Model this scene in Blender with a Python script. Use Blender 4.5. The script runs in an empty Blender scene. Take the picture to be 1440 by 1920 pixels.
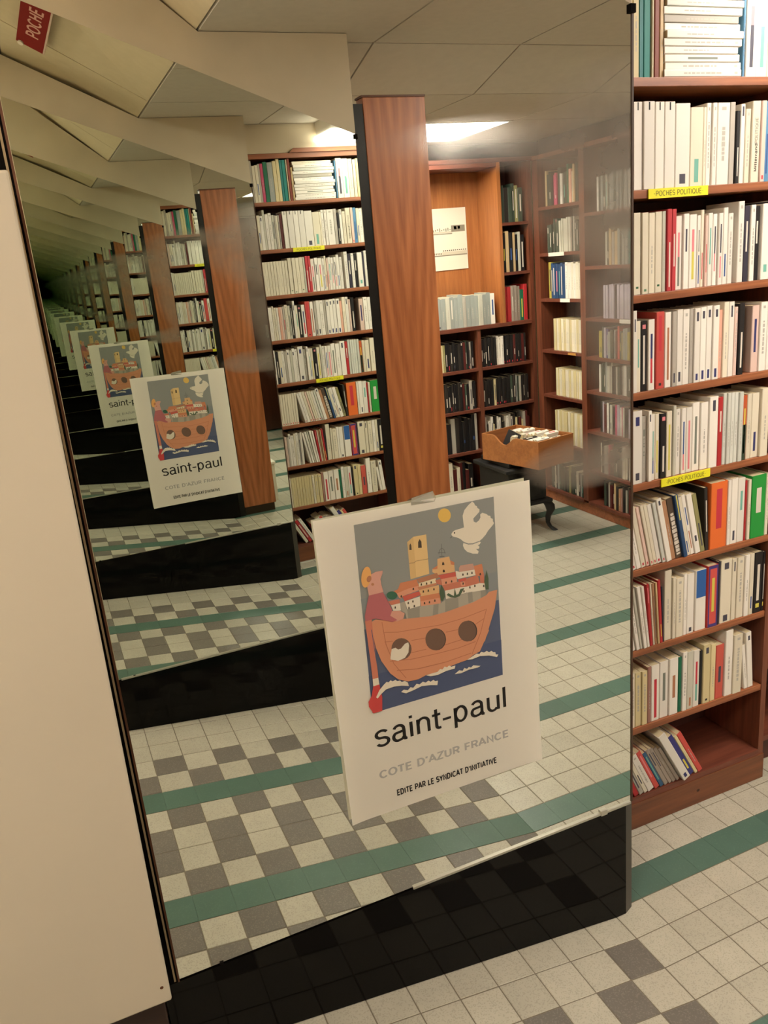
import bpy, bmesh, math, random
import numpy as np
from mathutils import Vector, Matrix
from mathutils.geometry import tessellate_polygon
R = math.radians
rnd = random.Random(7)
scn = bpy.context.scene
col = scn.collection

# ------------------------------------------------------------------ camera
CAM_H = 1.6802
F_PX, YAW, PITCH, ROLL = 1539.489, 0.381139, 0.297081, -0.0915735
cy, sy = math.cos(YAW), math.sin(YAW)
fwd = Vector((sy, cy, 0)); rgt = Vector((cy, -sy, 0)); upv = Vector((0, 0, 1))
f2 = fwd * math.cos(PITCH) - upv * math.sin(PITCH)
u2 = upv * math.cos(PITCH) + fwd * math.sin(PITCH)
r3 = rgt * math.cos(ROLL) + u2 * math.sin(ROLL)
u3 = u2 * math.cos(ROLL) - rgt * math.sin(ROLL)
cam_d = bpy.data.cameras.new('camera')
cam_d.sensor_fit = 'VERTICAL'; cam_d.sensor_height = 36.0
cam_d.lens = F_PX * 36.0 / 1920.0
cam_d.clip_start = 0.004; cam_d.clip_end = 60
cam = bpy.data.objects.new('camera', cam_d); col.objects.link(cam)
cam.matrix_world = Matrix(((r3.x, u3.x, -f2.x, 0), (r3.y, u3.y, -f2.y, 0), (r3.z, u3.z, -f2.z, CAM_H), (0, 0, 0, 1)))
scn.camera = cam
scn.view_settings.view_transform = 'Standard'
scn.view_settings.look = 'None'
scn.view_settings.gamma = 1.0
scn.view_settings.use_curve_mapping = False
scn.view_settings.exposure = 0.75
scn.cycles.max_bounces = 40
scn.cycles.glossy_bounces = 40
scn.cycles.diffuse_bounces = 5
scn.cycles.transmission_bounces = 6
scn.cycles.caustics_reflective = True
scn.cycles.sample_clamp_indirect = 6.0
world = bpy.data.worlds.new('world'); scn.world = world; world.use_nodes = True
world.node_tree.nodes['Background'].inputs[0].default_value = (1.0, 0.85, 0.66, 1)
world.node_tree.nodes['Background'].inputs[1].default_value = 0.05
LAMP_COL = (1.0, 0.925, 0.82, 1)
LAMP_E = 22.0

# ------------------------------------------------------------------ measured layout
M1Y = 1.406            # face of the large mirror
M2Y = -0.0138          # face of the opposite mirror
MX0, MX1 = 0.030, 1.153
CREASE = 1.108         # where the floor starts to climb to the left
SLOPE = 0.125
CEIL = 2.403; CEIL2 = 2.305

def srgb(c):
    if isinstance(c, (tuple, list)):
        c = [x / 255.0 for x in c[:3]]
    return tuple(((x / 12.92) if x <= 0.04045 else ((x + 0.055) / 1.055) ** 2.4) for x in c) + (1,)

# ------------------------------------------------------------------ materials
_mats = {}
def mat(name, c, rough=0.6, spec=0.5, metal=0.0, var=0.0, scale=20.0, bump=0.0, stretch=(1, 1, 1), emit=None, coat=0.0, objvar=0.0):
    if name in _mats: return _mats[name]
    m = bpy.data.materials.new(name); m.use_nodes = True; _mats[name] = m
    nt = m.node_tree; b = nt.nodes['Principled BSDF']
    lc = srgb(c)
    b.inputs['Base Color'].default_value = lc
    b.inputs['Roughness'].default_value = rough
    b.inputs['Specular IOR Level'].default_value = spec
    b.inputs['Metallic'].default_value = metal
    b.inputs['Coat Weight'].default_value = coat
    if emit is not None:
        b.inputs['Emission Color'].default_value = emit[0]; b.inputs['Emission Strength'].default_value = emit[1]
    src = None
    if var or bump:
        tc = nt.nodes.new('ShaderNodeTexCoord'); mp = nt.nodes.new('ShaderNodeMapping')
        mp.inputs['Scale'].default_value = stretch
        n = nt.nodes.new('ShaderNodeTexNoise'); n.inputs['Scale'].default_value = scale; n.inputs['Detail'].default_value = 6
        nt.links.new(tc.outputs['Object'], mp.inputs[0]); nt.links.new(mp.outputs[0], n.inputs['Vector'])
        if var:
            mr = nt.nodes.new('ShaderNodeMapRange'); mr.inputs[1].default_value = .3; mr.inputs[2].default_value = .7
            mr.inputs[3].default_value = 1 - var; mr.inputs[4].default_value = 1 + var
            vm = nt.nodes.new('ShaderNodeVectorMath'); vm.operation = 'SCALE'; vm.inputs[0].default_value = lc[:3]
            nt.links.new(n.outputs['Fac'], mr.inputs[0]); nt.links.new(mr.outputs[0], vm.inputs['Scale'])
            src = vm.outputs[0]; nt.links.new(src, b.inputs['Base Color'])
        if bump:
            bp = nt.nodes.new('ShaderNodeBump'); bp.inputs['Strength'].default_value = bump; bp.inputs['Distance'].default_value = .002
            nt.links.new(n.outputs['Fac'], bp.inputs['Height']); nt.links.new(bp.outputs[0], b.inputs['Normal'])
    if objvar:
        oi = nt.nodes.new('ShaderNodeObjectInfo'); mr = nt.nodes.new('ShaderNodeMapRange')
        mr.inputs[3].default_value = 1 - objvar; mr.inputs[4].default_value = 1 + objvar * .6
        vm = nt.nodes.new('ShaderNodeVectorMath'); vm.operation = 'SCALE'
        if src: nt.links.new(src, vm.inputs[0])
        else: vm.inputs[0].default_value = lc[:3]
        nt.links.new(oi.outputs['Random'], mr.inputs[0]); nt.links.new(mr.outputs[0], vm.inputs['Scale'])
        nt.links.new(vm.outputs[0], b.inputs['Base Color'])
    return m

def wood(name, dark, light, rough=0.42, axis='Z', scale=6.0, coat=0.15, figure=False):
    if name in _mats: return _mats[name]
    m = bpy.data.materials.new(name); m.use_nodes = True; _mats[name] = m
    nt = m.node_tree; b = nt.nodes['Principled BSDF']
    tc = nt.nodes.new('ShaderNodeTexCoord'); mp = nt.nodes.new('ShaderNodeMapping')
    s = {'X': (.8, 14, 14), 'Y': (14, .8, 14), 'Z': (14, 14, .8)}[axis]
    mp.inputs['Scale'].default_value = s
    n = nt.nodes.new('ShaderNodeTexNoise'); n.inputs['Scale'].default_value = scale; n.inputs['Detail'].default_value = 8; n.inputs['Roughness'].default_value = .65; n.inputs['Distortion'].default_value = .4
    n2 = nt.nodes.new('ShaderNodeTexNoise'); n2.inputs['Scale'].default_value = scale * .25; n2.inputs['Detail'].default_value = 3
    mx = nt.nodes.new('ShaderNodeMath'); mx.operation = 'MULTIPLY_ADD'; mx.inputs[1].default_value = .55
    r = nt.nodes.new('ShaderNodeValToRGB'); r.color_ramp.elements[0].color = srgb(dark); r.color_ramp.elements[1].color = srgb(light)
    r.color_ramp.elements[0].position = .32; r.color_ramp.elements[1].position = .68
    nt.links.new(tc.outputs['Object'], mp.inputs[0]); nt.links.new(mp.outputs[0], n.inputs['Vector']); nt.links.new(mp.outputs[0], n2.inputs['Vector'])
    m2 = nt.nodes.new('ShaderNodeMath'); m2.operation = 'MULTIPLY'; m2.inputs[1].default_value = .45
    nt.links.new(n2.outputs['Fac'], m2.inputs[0]); nt.links.new(n.outputs['Fac'], mx.inputs[0]); nt.links.new(m2.outputs[0], mx.inputs[2])
    last = mx.outputs[0]
    if figure:   # broad V figure of the veneer: slanted wide bands mirrored about the middle of the board
        sep = nt.nodes.new('ShaderNodeSeparateXYZ'); nt.links.new(tc.outputs['Object'], sep.inputs[0])
        ab = nt.nodes.new('ShaderNodeMath'); ab.operation = 'ABSOLUTE'; nt.links.new(sep.outputs[0], ab.inputs[0])
        w1 = nt.nodes.new('ShaderNodeMath'); w1.operation = 'MULTIPLY'; w1.inputs[1].default_value = 150; nt.links.new(ab.outputs[0], w1.inputs[0])
        w2 = nt.nodes.new('ShaderNodeMath'); w2.operation = 'MULTIPLY_ADD'; w2.inputs[1].default_value = -16; nt.links.new(sep.outputs[2], w2.inputs[0]); nt.links.new(w1.outputs[0], w2.inputs[2])
        w3 = nt.nodes.new('ShaderNodeMath'); w3.operation = 'MULTIPLY_ADD'; w3.inputs[1].default_value = 6.0; nt.links.new(n2.outputs['Fac'], w3.inputs[0]); nt.links.new(w2.outputs[0], w3.inputs[2])
        w4 = nt.nodes.new('ShaderNodeMath'); w4.operation = 'SINE'; nt.links.new(w3.outputs[0], w4.inputs[0])
        w5 = nt.nodes.new('ShaderNodeMath'); w5.operation = 'MULTIPLY_ADD'; w5.inputs[1].default_value = .09; nt.links.new(w4.outputs[0], w5.inputs[0]); nt.links.new(last, w5.inputs[2])
        last = w5.outputs[0]
    nt.links.new(last, r.inputs[0]); nt.links.new(r.outputs[0], b.inputs['Base Color'])
    b.inputs['Roughness'].default_value = rough; b.inputs['Coat Weight'].default_value = coat; b.inputs['Coat Roughness'].default_value = .3
    return m

def terrazzo(name, base, fleck, amt=.18, rough=.38):
    m = bpy.data.materials.new(name); m.use_nodes = True
    nt = m.node_tree; b = nt.nodes['Principled BSDF']
    tc = nt.nodes.new('ShaderNodeTexCoord'); oi = nt.nodes.new('ShaderNodeObjectInfo')
    ad = nt.nodes.new('ShaderNodeVectorMath'); ad.operation = 'MULTIPLY_ADD'; ad.inputs[1].default_value = (1, 1, 1)
    sc = nt.nodes.new('ShaderNodeVectorMath'); sc.operation = 'SCALE'; sc.inputs[0].default_value = (37, 53, 11)
    nt.links.new(oi.outputs['Random'], sc.inputs['Scale']); nt.links.new(tc.outputs['Object'], ad.inputs[0]); nt.links.new(sc.outputs[0], ad.inputs[2])
    v = nt.nodes.new('ShaderNodeTexVoronoi'); v.inputs['Scale'].default_value = 380
    nt.links.new(ad.outputs[0], v.inputs['Vector'])
    sp = nt.nodes.new('ShaderNodeSeparateColor'); nt.links.new(v.outputs['Color'], sp.inputs[0])
    gt = nt.nodes.new('ShaderNodeMath'); gt.operation = 'LESS_THAN'; gt.inputs[1].default_value = amt; nt.links.new(sp.outputs[0], gt.inputs[0])
    n = nt.nodes.new('ShaderNodeTexNoise'); n.inputs['Scale'].default_value = 14; n.inputs['Detail'].default_value = 3; nt.links.new(ad.outputs[0], n.inputs['Vector'])
    mr = nt.nodes.new('ShaderNodeMapRange'); mr.inputs[3].default_value = .88; mr.inputs[4].default_value = 1.12; nt.links.new(n.outputs['Fac'], mr.inputs[0])
    mr2 = nt.nodes.new('ShaderNodeMapRange'); mr2.inputs[3].default_value = .93; mr2.inputs[4].default_value = 1.05; nt.links.new(oi.outputs['Random'], mr2.inputs[0])
    ml = nt.nodes.new('ShaderNodeMath'); ml.operation = 'MULTIPLY'; nt.links.new(mr.outputs[0], ml.inputs[0]); nt.links.new(mr2.outputs[0], ml.inputs[1])
    mx = nt.nodes.new('ShaderNodeMix'); mx.data_type = 'RGBA'; mx.inputs['A'].default_value = srgb(base); mx.inputs['B'].default_value = srgb(fleck); nt.links.new(gt.outputs[0], mx.inputs['Factor'])
    vm = nt.nodes.new('ShaderNodeVectorMath'); vm.operation = 'SCALE'; nt.links.new(mx.outputs['Result'], vm.inputs[0]); nt.links.new(ml.outputs[0], vm.inputs['Scale'])
    nt.links.new(vm.outputs[0], b.inputs['Base Color']); b.inputs['Roughness'].default_value = rough
    return m

T_WHITE = terrazzo('terrazzo_white', (176, 170, 153), (162, 156, 140), .22)
T_GREY = terrazzo('terrazzo_grey', (106, 100, 92), (120, 114, 104), .2)
T_GREEN = terrazzo('terrazzo_green', (78, 104, 91), (84, 110, 96), .12)
GROUT = mat('grout', (112, 103, 88), .9)
PLASTER = mat('plaster', (206, 192, 170), .85, .3, var=.07, scale=5, bump=.35)
TILE_C = mat('ceiling_board', (202, 194, 180), .9, .2, var=.03, scale=30)
WALLM = mat('wall_paint', (205, 190, 165), .85, .3, var=.03, scale=3)
SHELFW = wood('shelf_mahogany', (112, 60, 34), (172, 104, 64), .45, 'X')
SHELFD = wood('shelf_dark_mahogany', (86, 42, 30), (128, 70, 50), .45, 'X')
INNER = wood('inner_panel_shaded', (58, 28, 20), (84, 42, 30), .6, 'Z')  # mahogany darkened to carry the shade inside the shelves
SHELFV = wood('upright_mahogany', (82, 42, 28), (130, 72, 48), .45, 'Z')
SAPELE = wood('sapele_veneer', (146, 80, 42), (186, 112, 66), .38, 'Z', 5, .2, True)
NICHEW = wood('niche_veneer', (138, 80, 40), (176, 112, 62), .45, 'Z', 5)
BOXW = wood('oak_box', (140, 84, 42), (176, 112, 62), .45, 'Y', 5)
DARKDOOR = wood('dark_door', (52, 26, 16), (74, 40, 26), .25, 'Z', 3, .4)
BLACKG = mat('black_glass', (9, 7, 6), .05, .16)
BLACKS = mat('black_strip', (14, 11, 9), .35, .4)
IRON = mat('cast_iron', (30, 29, 28), .5, .4, var=.2, scale=40)
ALU = mat('aluminium', (190, 186, 172), .35, .5, metal=.6)
BROWNEDGE = mat('brown_edge', (96, 54, 26), .5)
CREAMEDGE = mat('cream_edge', (178, 156, 124), .35, .5, metal=.5)
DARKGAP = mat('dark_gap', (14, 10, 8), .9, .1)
WPANEL = mat('white_panel_paint', (204, 193, 174), .55, .4, var=.03, scale=2.5)
LAMPM = mat('lamp_diffuser', (255, 250, 240), .5, emit=(LAMP_COL, LAMP_E))

def mirror_mat(name, haze):
    m = bpy.data.materials.new(name); m.use_nodes = True
    nt = m.node_tree; b = nt.nodes['Principled BSDF']
    b.inputs['Metallic'].default_value = 1.0; b.inputs['Roughness'].default_value = 0.0
    b.inputs['Base Color'].default_value = (.850, .880, .830, 1)
    b.inputs['Specular IOR Level'].default_value = .5
    if haze:   # tarnished, smoky patches of the old silvering
        tc = nt.nodes.new('ShaderNodeTexCoord')
        tot = None
        nz = nt.nodes.new('ShaderNodeTexNoise'); nz.inputs['Scale'].default_value = 9; nz.inputs['Detail'].default_value = 5; nt.links.new(tc.outputs['Object'], nz.inputs['Vector'])
        for (x, z, rx, rz, a) in haze:
            mp = nt.nodes.new('ShaderNodeMapping'); mp.vector_type = 'TEXTURE'
            mp.inputs['Location'].default_value = (x, 0, z); mp.inputs['Scale'].default_value = (rx, 1, rz)
            g = nt.nodes.new('ShaderNodeTexGradient'); g.gradient_type = 'SPHERICAL'
            nt.links.new(tc.outputs['Object'], mp.inputs[0]); nt.links.new(mp.outputs[0], g.inputs[0])
            k = nt.nodes.new('ShaderNodeMath'); k.operation = 'MULTIPLY'; k.inputs[1].default_value = a; nt.links.new(g.outputs['Fac'], k.inputs[0])
            if tot is None: tot = k.outputs[0]
            else:
                s = nt.nodes.new('ShaderNodeMath'); s.operation = 'ADD'; nt.links.new(tot, s.inputs[0]); nt.links.new(k.outputs[0], s.inputs[1]); tot = s.outputs[0]
        mr = nt.nodes.new('ShaderNodeMapRange'); mr.inputs[1].default_value = .3; mr.inputs[2].default_value = .7; mr.inputs[3].default_value = .35; mr.inputs[4].default_value = 1.45
        nt.links.new(nz.outputs['Fac'], mr.inputs[0])
        ml = nt.nodes.new('ShaderNodeMath'); ml.operation = 'MULTIPLY'; nt.links.new(tot, ml.inputs[0]); nt.links.new(mr.outputs[0], ml.inputs[1])
        ng = nt.nodes.new('ShaderNodeMath'); ng.operation = 'MULTIPLY'; ng.inputs[1].default_value = -1.0; nt.links.new(ml.outputs[0], ng.inputs[0])
        ex = nt.nodes.new('ShaderNodeMath'); ex.operation = 'EXPONENT'; nt.links.new(ng.outputs[0], ex.inputs[0])
        on = nt.nodes.new('ShaderNodeMath'); on.operation = 'SUBTRACT'; on.inputs[0].default_value = 1.0; nt.links.new(ex.outputs[0], on.inputs[1])
        ml = nt.nodes.new('ShaderNodeMath'); ml.operation = 'MULTIPLY'; ml.inputs[1].default_value = .86; nt.links.new(on.outputs[0], ml.inputs[0])
        d = nt.nodes.new('ShaderNodeBsdfDiffuse'); d.inputs['Color'].default_value = srgb((186, 179, 166))
        rg = nt.nodes.new('ShaderNodeBsdfGlossy'); rg.inputs['Color'].default_value = (.5, .47, .42, 1); rg.inputs['Roughness'].default_value = .16
        m0 = nt.nodes.new('ShaderNodeMixShader'); m0.inputs[0].default_value = .62; nt.links.new(d.outputs[0], m0.inputs[1]); nt.links.new(rg.outputs[0], m0.inputs[2])
        ms = nt.nodes.new('ShaderNodeMixShader'); nt.links.new(ml.outputs[0], ms.inputs[0]); nt.links.new(b.outputs[0], ms.inputs[1]); nt.links.new(m0.outputs[0], ms.inputs[2])
        nt.links.new(ms.outputs[0], nt.nodes['Material Output'].inputs[0])
    return m
MIRROR1 = mirror_mat('mirror_silver_tarnished', [(1.17, 1.80, .30, .22, 3.2), (1.15, 1.60, .16, .32, 1.7), (.98, 1.865, .40, .055, 1.6), (1.09, 1.235, .22, .065, 3.6), (1.15, 1.36, .10, .24, 1.0)])
MIRROR2 = mirror_mat('mirror_silver', None)

# ------------------------------------------------------------------ mesh helpers
WORG = {}
class MB:
    """collects geometry in world coordinates, several materials"""
    def __init__(s): s.v = []; s.f = []; s.m = []; s.mats = []
    def mi(s, m):
        if m not in s.mats: s.mats.append(m)
        return s.mats.index(m)
    def poly(s, pts, m):
        i = len(s.v); s.v += [tuple(p) for p in pts]; s.f.append(tuple(range(i, i + len(pts)))); s.m.append(s.mi(m)); return s
    def hexa(s, p, m):   # 8 corners: bottom 0-3 ccw seen from above, top 4-7
        i = len(s.v); s.v += [tuple(q) for q in p]; k = s.mi(m)
        for f in ((0, 3, 2, 1), (4, 5, 6, 7), (0, 1, 5, 4), (1, 2, 6, 5), (2, 3, 7, 6), (3, 0, 4, 7)):
            s.f.append(tuple(i + j for j in f)); s.m.append(k)
        return s
    def box(s, x0, x1, y0, y1, z0, z1, m):
        return s.hexa([(x0, y0, z0), (x1, y0, z0), (x1, y1, z0), (x0, y1, z0), (x0, y0, z1), (x1, y0, z1), (x1, y1, z1), (x0, y1, z1)], m)
    def prism(s, pts, y0, y1, m, mside=None):   # pts (x,z) counter-clockwise seen from -Y; front face at y0
        n = len(pts); i = len(s.v); k = s.mi(m); ks = s.mi(mside or m)
        s.v += [(x, y0(x, z) if callable(y0) else y0, z) for x, z in pts] + [(x, y1(x, z) if callable(y1) else y1, z) for x, z in pts]
        s.f.append(tuple(range(i, i + n))); s.m.append(k)
        s.f.append(tuple(range(i + 2 * n - 1, i + n - 1, -1))); s.m.append(ks)
        for a in range(n):
            b = (a + 1) % n
            s.f.append((i + a, i + n + a, i + n + b, i + b)); s.m.append(ks)
        return s
    def build(s, name, parent=None, origin=None, bevel=0.0):
        pw = WORG.get(parent.name, parent.location.copy()) if parent is not None else Vector((0, 0, 0))
        o3 = Vector(origin) if origin is not None else pw.copy()
        me = bpy.data.meshes.new(name)
        me.from_pydata([tuple(Vector(v) - o3) for v in s.v], [], s.f)
        for m in s.mats: me.materials.append(m)
        me.polygons.foreach_set('material_index', s.m); me.update()
        o = bpy.data.objects.new(name, me); col.objects.link(o)
        if parent is not None:
            o.parent = parent
            o.location = o3 - pw
        elif origin is not None: o.location = o3
        WORG[o.name] = o3.copy()
        if bevel:
            bv = o.modifiers.new('bevel', 'BEVEL'); bv.width = bevel; bv.segments = 2; bv.limit_method = 'ANGLE'
        return o

def tag(o, label=None, cat=None, group=None, kind=None):
    if label: o['label'] = label
    if cat: o['category'] = cat
    if group: o['group'] = group
    if kind: o['kind'] = kind
    return o
def empty(name, loc, label, cat, group=None, rz=0.0):
    o = bpy.data.objects.new(name, None); o.empty_display_size = .05; col.objects.link(o); o.location = loc; o.rotation_euler = (0, 0, rz)
    return tag(o, label, cat, group)
def box(name, x0, x1, y0, y1, z0, z1, m, parent=None, origin=None, bevel=0.0):
    return MB().box(x0, x1, y0, y1, z0, z1, m).build(name, parent, origin, bevel)

def _arc(cx, cy, rx, ry, a0, a1, n=10):
    return [(cx + rx * math.cos(R(a0 + (a1 - a0) * i / n)), cy + ry * math.sin(R(a0 + (a1 - a0) * i / n))) for i in range(n + 1)]
def glyphs():
    """plain grotesque letters as centre lines: (advance, strokes); capitals 1 high, lower case .72"""
    x = .72; r = .29; G = {}
    G['s'] = (.60, [_arc(.29, .545, .20, .175, 25, 180, 9)[:-1] + _arc(.29, .545, .20, .18, 180, 262, 5)[:-1] + _arc(.31, .185, .21, .19, 82, 0, 5)[:-1] + _arc(.31, .185, .21, .185, 0, -158, 10)])
    G['a'] = (.64, [_arc(.31, .50, .19, .22, 155, 20, 9) + [(.50, .42), (.50, .13), (.53, .01), (.60, .0)], [(.50, .42), (.34, .395)] + _arc(.26, .20, .16, .20, 100, 290, 10)[1:] + [(.42, .04), (.50, .16)]])
    G['i'] = (.26, [[(.13, 0), (.13, x)], [(.13, .89), (.13, 1.02)]])
    G['n'] = (.64, [[(.12, 0), (.12, x)], [(.12, .45)] + _arc(.32, .48, .20, .24, 165, 0, 9)[1:] + [(.52, 0)]])
    G['t'] = (.36, [[(.17, .94), (.17, .13)] + _arc(.27, .12, .10, .12, 180, 275, 5)[1:] + [(.34, .005)], [(.02, .67), (.34, .67)]])
    G['-'] = (.42, [[(.05, .34), (.37, .34)]])
    G['p'] = (.66, [[(.12, -.28), (.12, x)], _arc(.33, .36, .21, .36, 0, 360, 20)])
    G['u'] = (.64, [[(.12, x), (.12, .24)] + _arc(.30, .24, .18, .24, 180, 330, 9)[1:], [(.52, 0), (.52, x)]])
    G['l'] = (.26, [[(.13, 0), (.13, 1.02)]])
    G['e'] = (.62, [[(.10, .37), (.52, .37)] + _arc(.31, .36, .21, .36, 2, 325, 18)])
    G['r'] = (.40, [[(.12, 0), (.12, x)], [(.12, .46)] + _arc(.34, .46, .2, .22, 165, 95, 5)])
    G['d'] = (.66, [[(.54, 0), (.54, 1.02)], _arc(.33, .36, .21, .36, 0, 360, 20)])
    G['A'] = (.74, [[(.04, 0), (.36, 1), (.38, 1), (.70, 0)], [(.15, .30), (.59, .30)]])
    G['C'] = (.78, [_arc(.41, .5, .33, .5, 42, 318, 18)])
    G['D'] = (.76, [[(.12, 0), (.12, 1), (.34, 1)] + _arc(.34, .5, .33, .5, 90, -90, 14)[1:] + [(.12, 0)]])
    G['E'] = (.64, [[(.58, 1), (.12, 1), (.12, 0), (.59, 0)], [(.12, .52), (.55, .52)]])
    G['F'] = (.60, [[(.56, 1), (.12, 1), (.12, 0)], [(.12, .50), (.52, .50)]])
    G['H'] = (.74, [[(.12, 0), (.12, 1)], [(.62, 0), (.62, 1)], [(.12, .52), (.62, .52)]])
    G['I'] = (.28, [[(.14, 0), (.14, 1)]])
    G['L'] = (.58, [[(.12, 1), (.12, 0), (.55, 0)]])
    G['M'] = (.86, [[(.12, 0), (.12, 1), (.43, .12), (.74, 1), (.74, 0)]])
    G['N'] = (.76, [[(.12, 0), (.12, 1), (.64, 0), (.64, 1)]])
    G['O'] = (.82, [_arc(.41, .5, .34, .5, 0, 360, 26)])
    G['P'] = (.68, [[(.12, 0), (.12, 1), (.38, 1)] + _arc(.38, .73, .24, .27, 90, -90, 10)[1:] + [(.12, .46)]])
    G['Q'] = (.82, [_arc(.41, .5, .34, .5, 0, 360, 26), [(.50, .22), (.74, -.04)]])
    G['R'] = (.72, [[(.12, 0), (.12, 1), (.38, 1)] + _arc(.38, .74, .24, .26, 90, -90, 10)[1:] + [(.12, .48)], [(.40, .48), (.64, 0)]])
    G['S'] = (.68, [_arc(.34, .75, .25, .25, 30, 262, 12)[:-1] + _arc(.34, .26, .27, .26, 82, -155, 13)])
    G['T'] = (.66, [[(.03, 1), (.63, 1)], [(.33, 0), (.33, 1)]])
    G['U'] = (.76, [[(.12, 1), (.12, .28)] + _arc(.38, .28, .26, .28, 180, 360, 12)[1:] + [(.64, 1)]])
    G['V'] = (.70, [[(.04, 1), (.35, 0), (.66, 1)]])
    G['Y'] = (.70, [[(.04, 1), (.35, .45), (.66, 1)], [(.35, .47), (.35, 0)]])
    G['Z'] = (.66, [[(.07, 1), (.59, 1), (.06, 0), (.61, 0)]])
    G["'"] = (.24, [[(.13, 1.0), (.10, .74)]])
    G['\u2022'] = (.40, [[(.12, .45), (.28, .45)]])
    G[' '] = (.34, [])
    return G
GLY = glyphs()
def text_mesh(s, bold=0.0):
    w = .125 + bold * 2.4; vs, fs = [], []; cx = 0; low = s.lower() == s
    if low: w = .120 + bold
    for ch in s:
        adv, st = GLY.get(ch, GLY[' '])
        for pl in st:
            pts = [Vector((cx + x, y, 0)) for x, y in pl]; m = len(pts)
            closed = (pts[0] - pts[-1]).length < 1e-5 and m > 3
            i0 = len(vs)
            for i in range(m):
                a = pts[i - 1] if i > 0 else (pts[m - 2] if closed else None); b = pts[i + 1] if i < m - 1 else (pts[1] if closed else None)
                d1 = (pts[i] - a).normalized() if a is not None else None; d2 = (b - pts[i]).normalized() if b is not None else None
                d = (d1 + d2).normalized() if d1 is not None and d2 is not None and (d1 + d2).length > 1e-4 else (d1 or d2)
                n = Vector((-d.y, d.x, 0)); k = 1.0
                if d1 is not None and d2 is not None: k = 1 / max(.42, n.dot(Vector((-d1.y, d1.x, 0))))
                h = w / 2 * k
                # keep capitals and feet inside the line box
                for sgn in (1, -1):
                    q = pts[i] + n * h * sgn; vs.append((q.x, q.y))
            for i in range(m - 1): fs.append((i0 + 2 * i, i0 + 2 * i + 1, i0 + 2 * i + 3, i0 + 2 * i + 2))
        cx += adv + (-.03 if low else .02) + w * .30
    return vs, fs
def add_text(mb, s, p0, ex, ey, width, cap, m, bold=0.0):
    """letters laid from p0 along unit ex for `width`, capitals `cap` high along unit ey"""
    vs, fs = text_mesh(s, bold)
    if not vs: return
    x0 = min(v[0] for v in vs); x1 = max(v[0] for v in vs)
    hv, _ = text_mesh('E' if s.upper() == s else 'l', bold); ch = max(v[1] for v in hv)
    p0, ex, ey = Vector(p0), Vector(ex), Vector(ey); i = len(mb.v); k = mb.mi(m)
    for x, y in vs: mb.v.append(tuple(p0 + ex * ((x - x0) / (x1 - x0) * width) + ey * (y / ch * cap)))
    for f in fs: mb.f.append(tuple(i + j for j in f)); mb.m.append(k)

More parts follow.
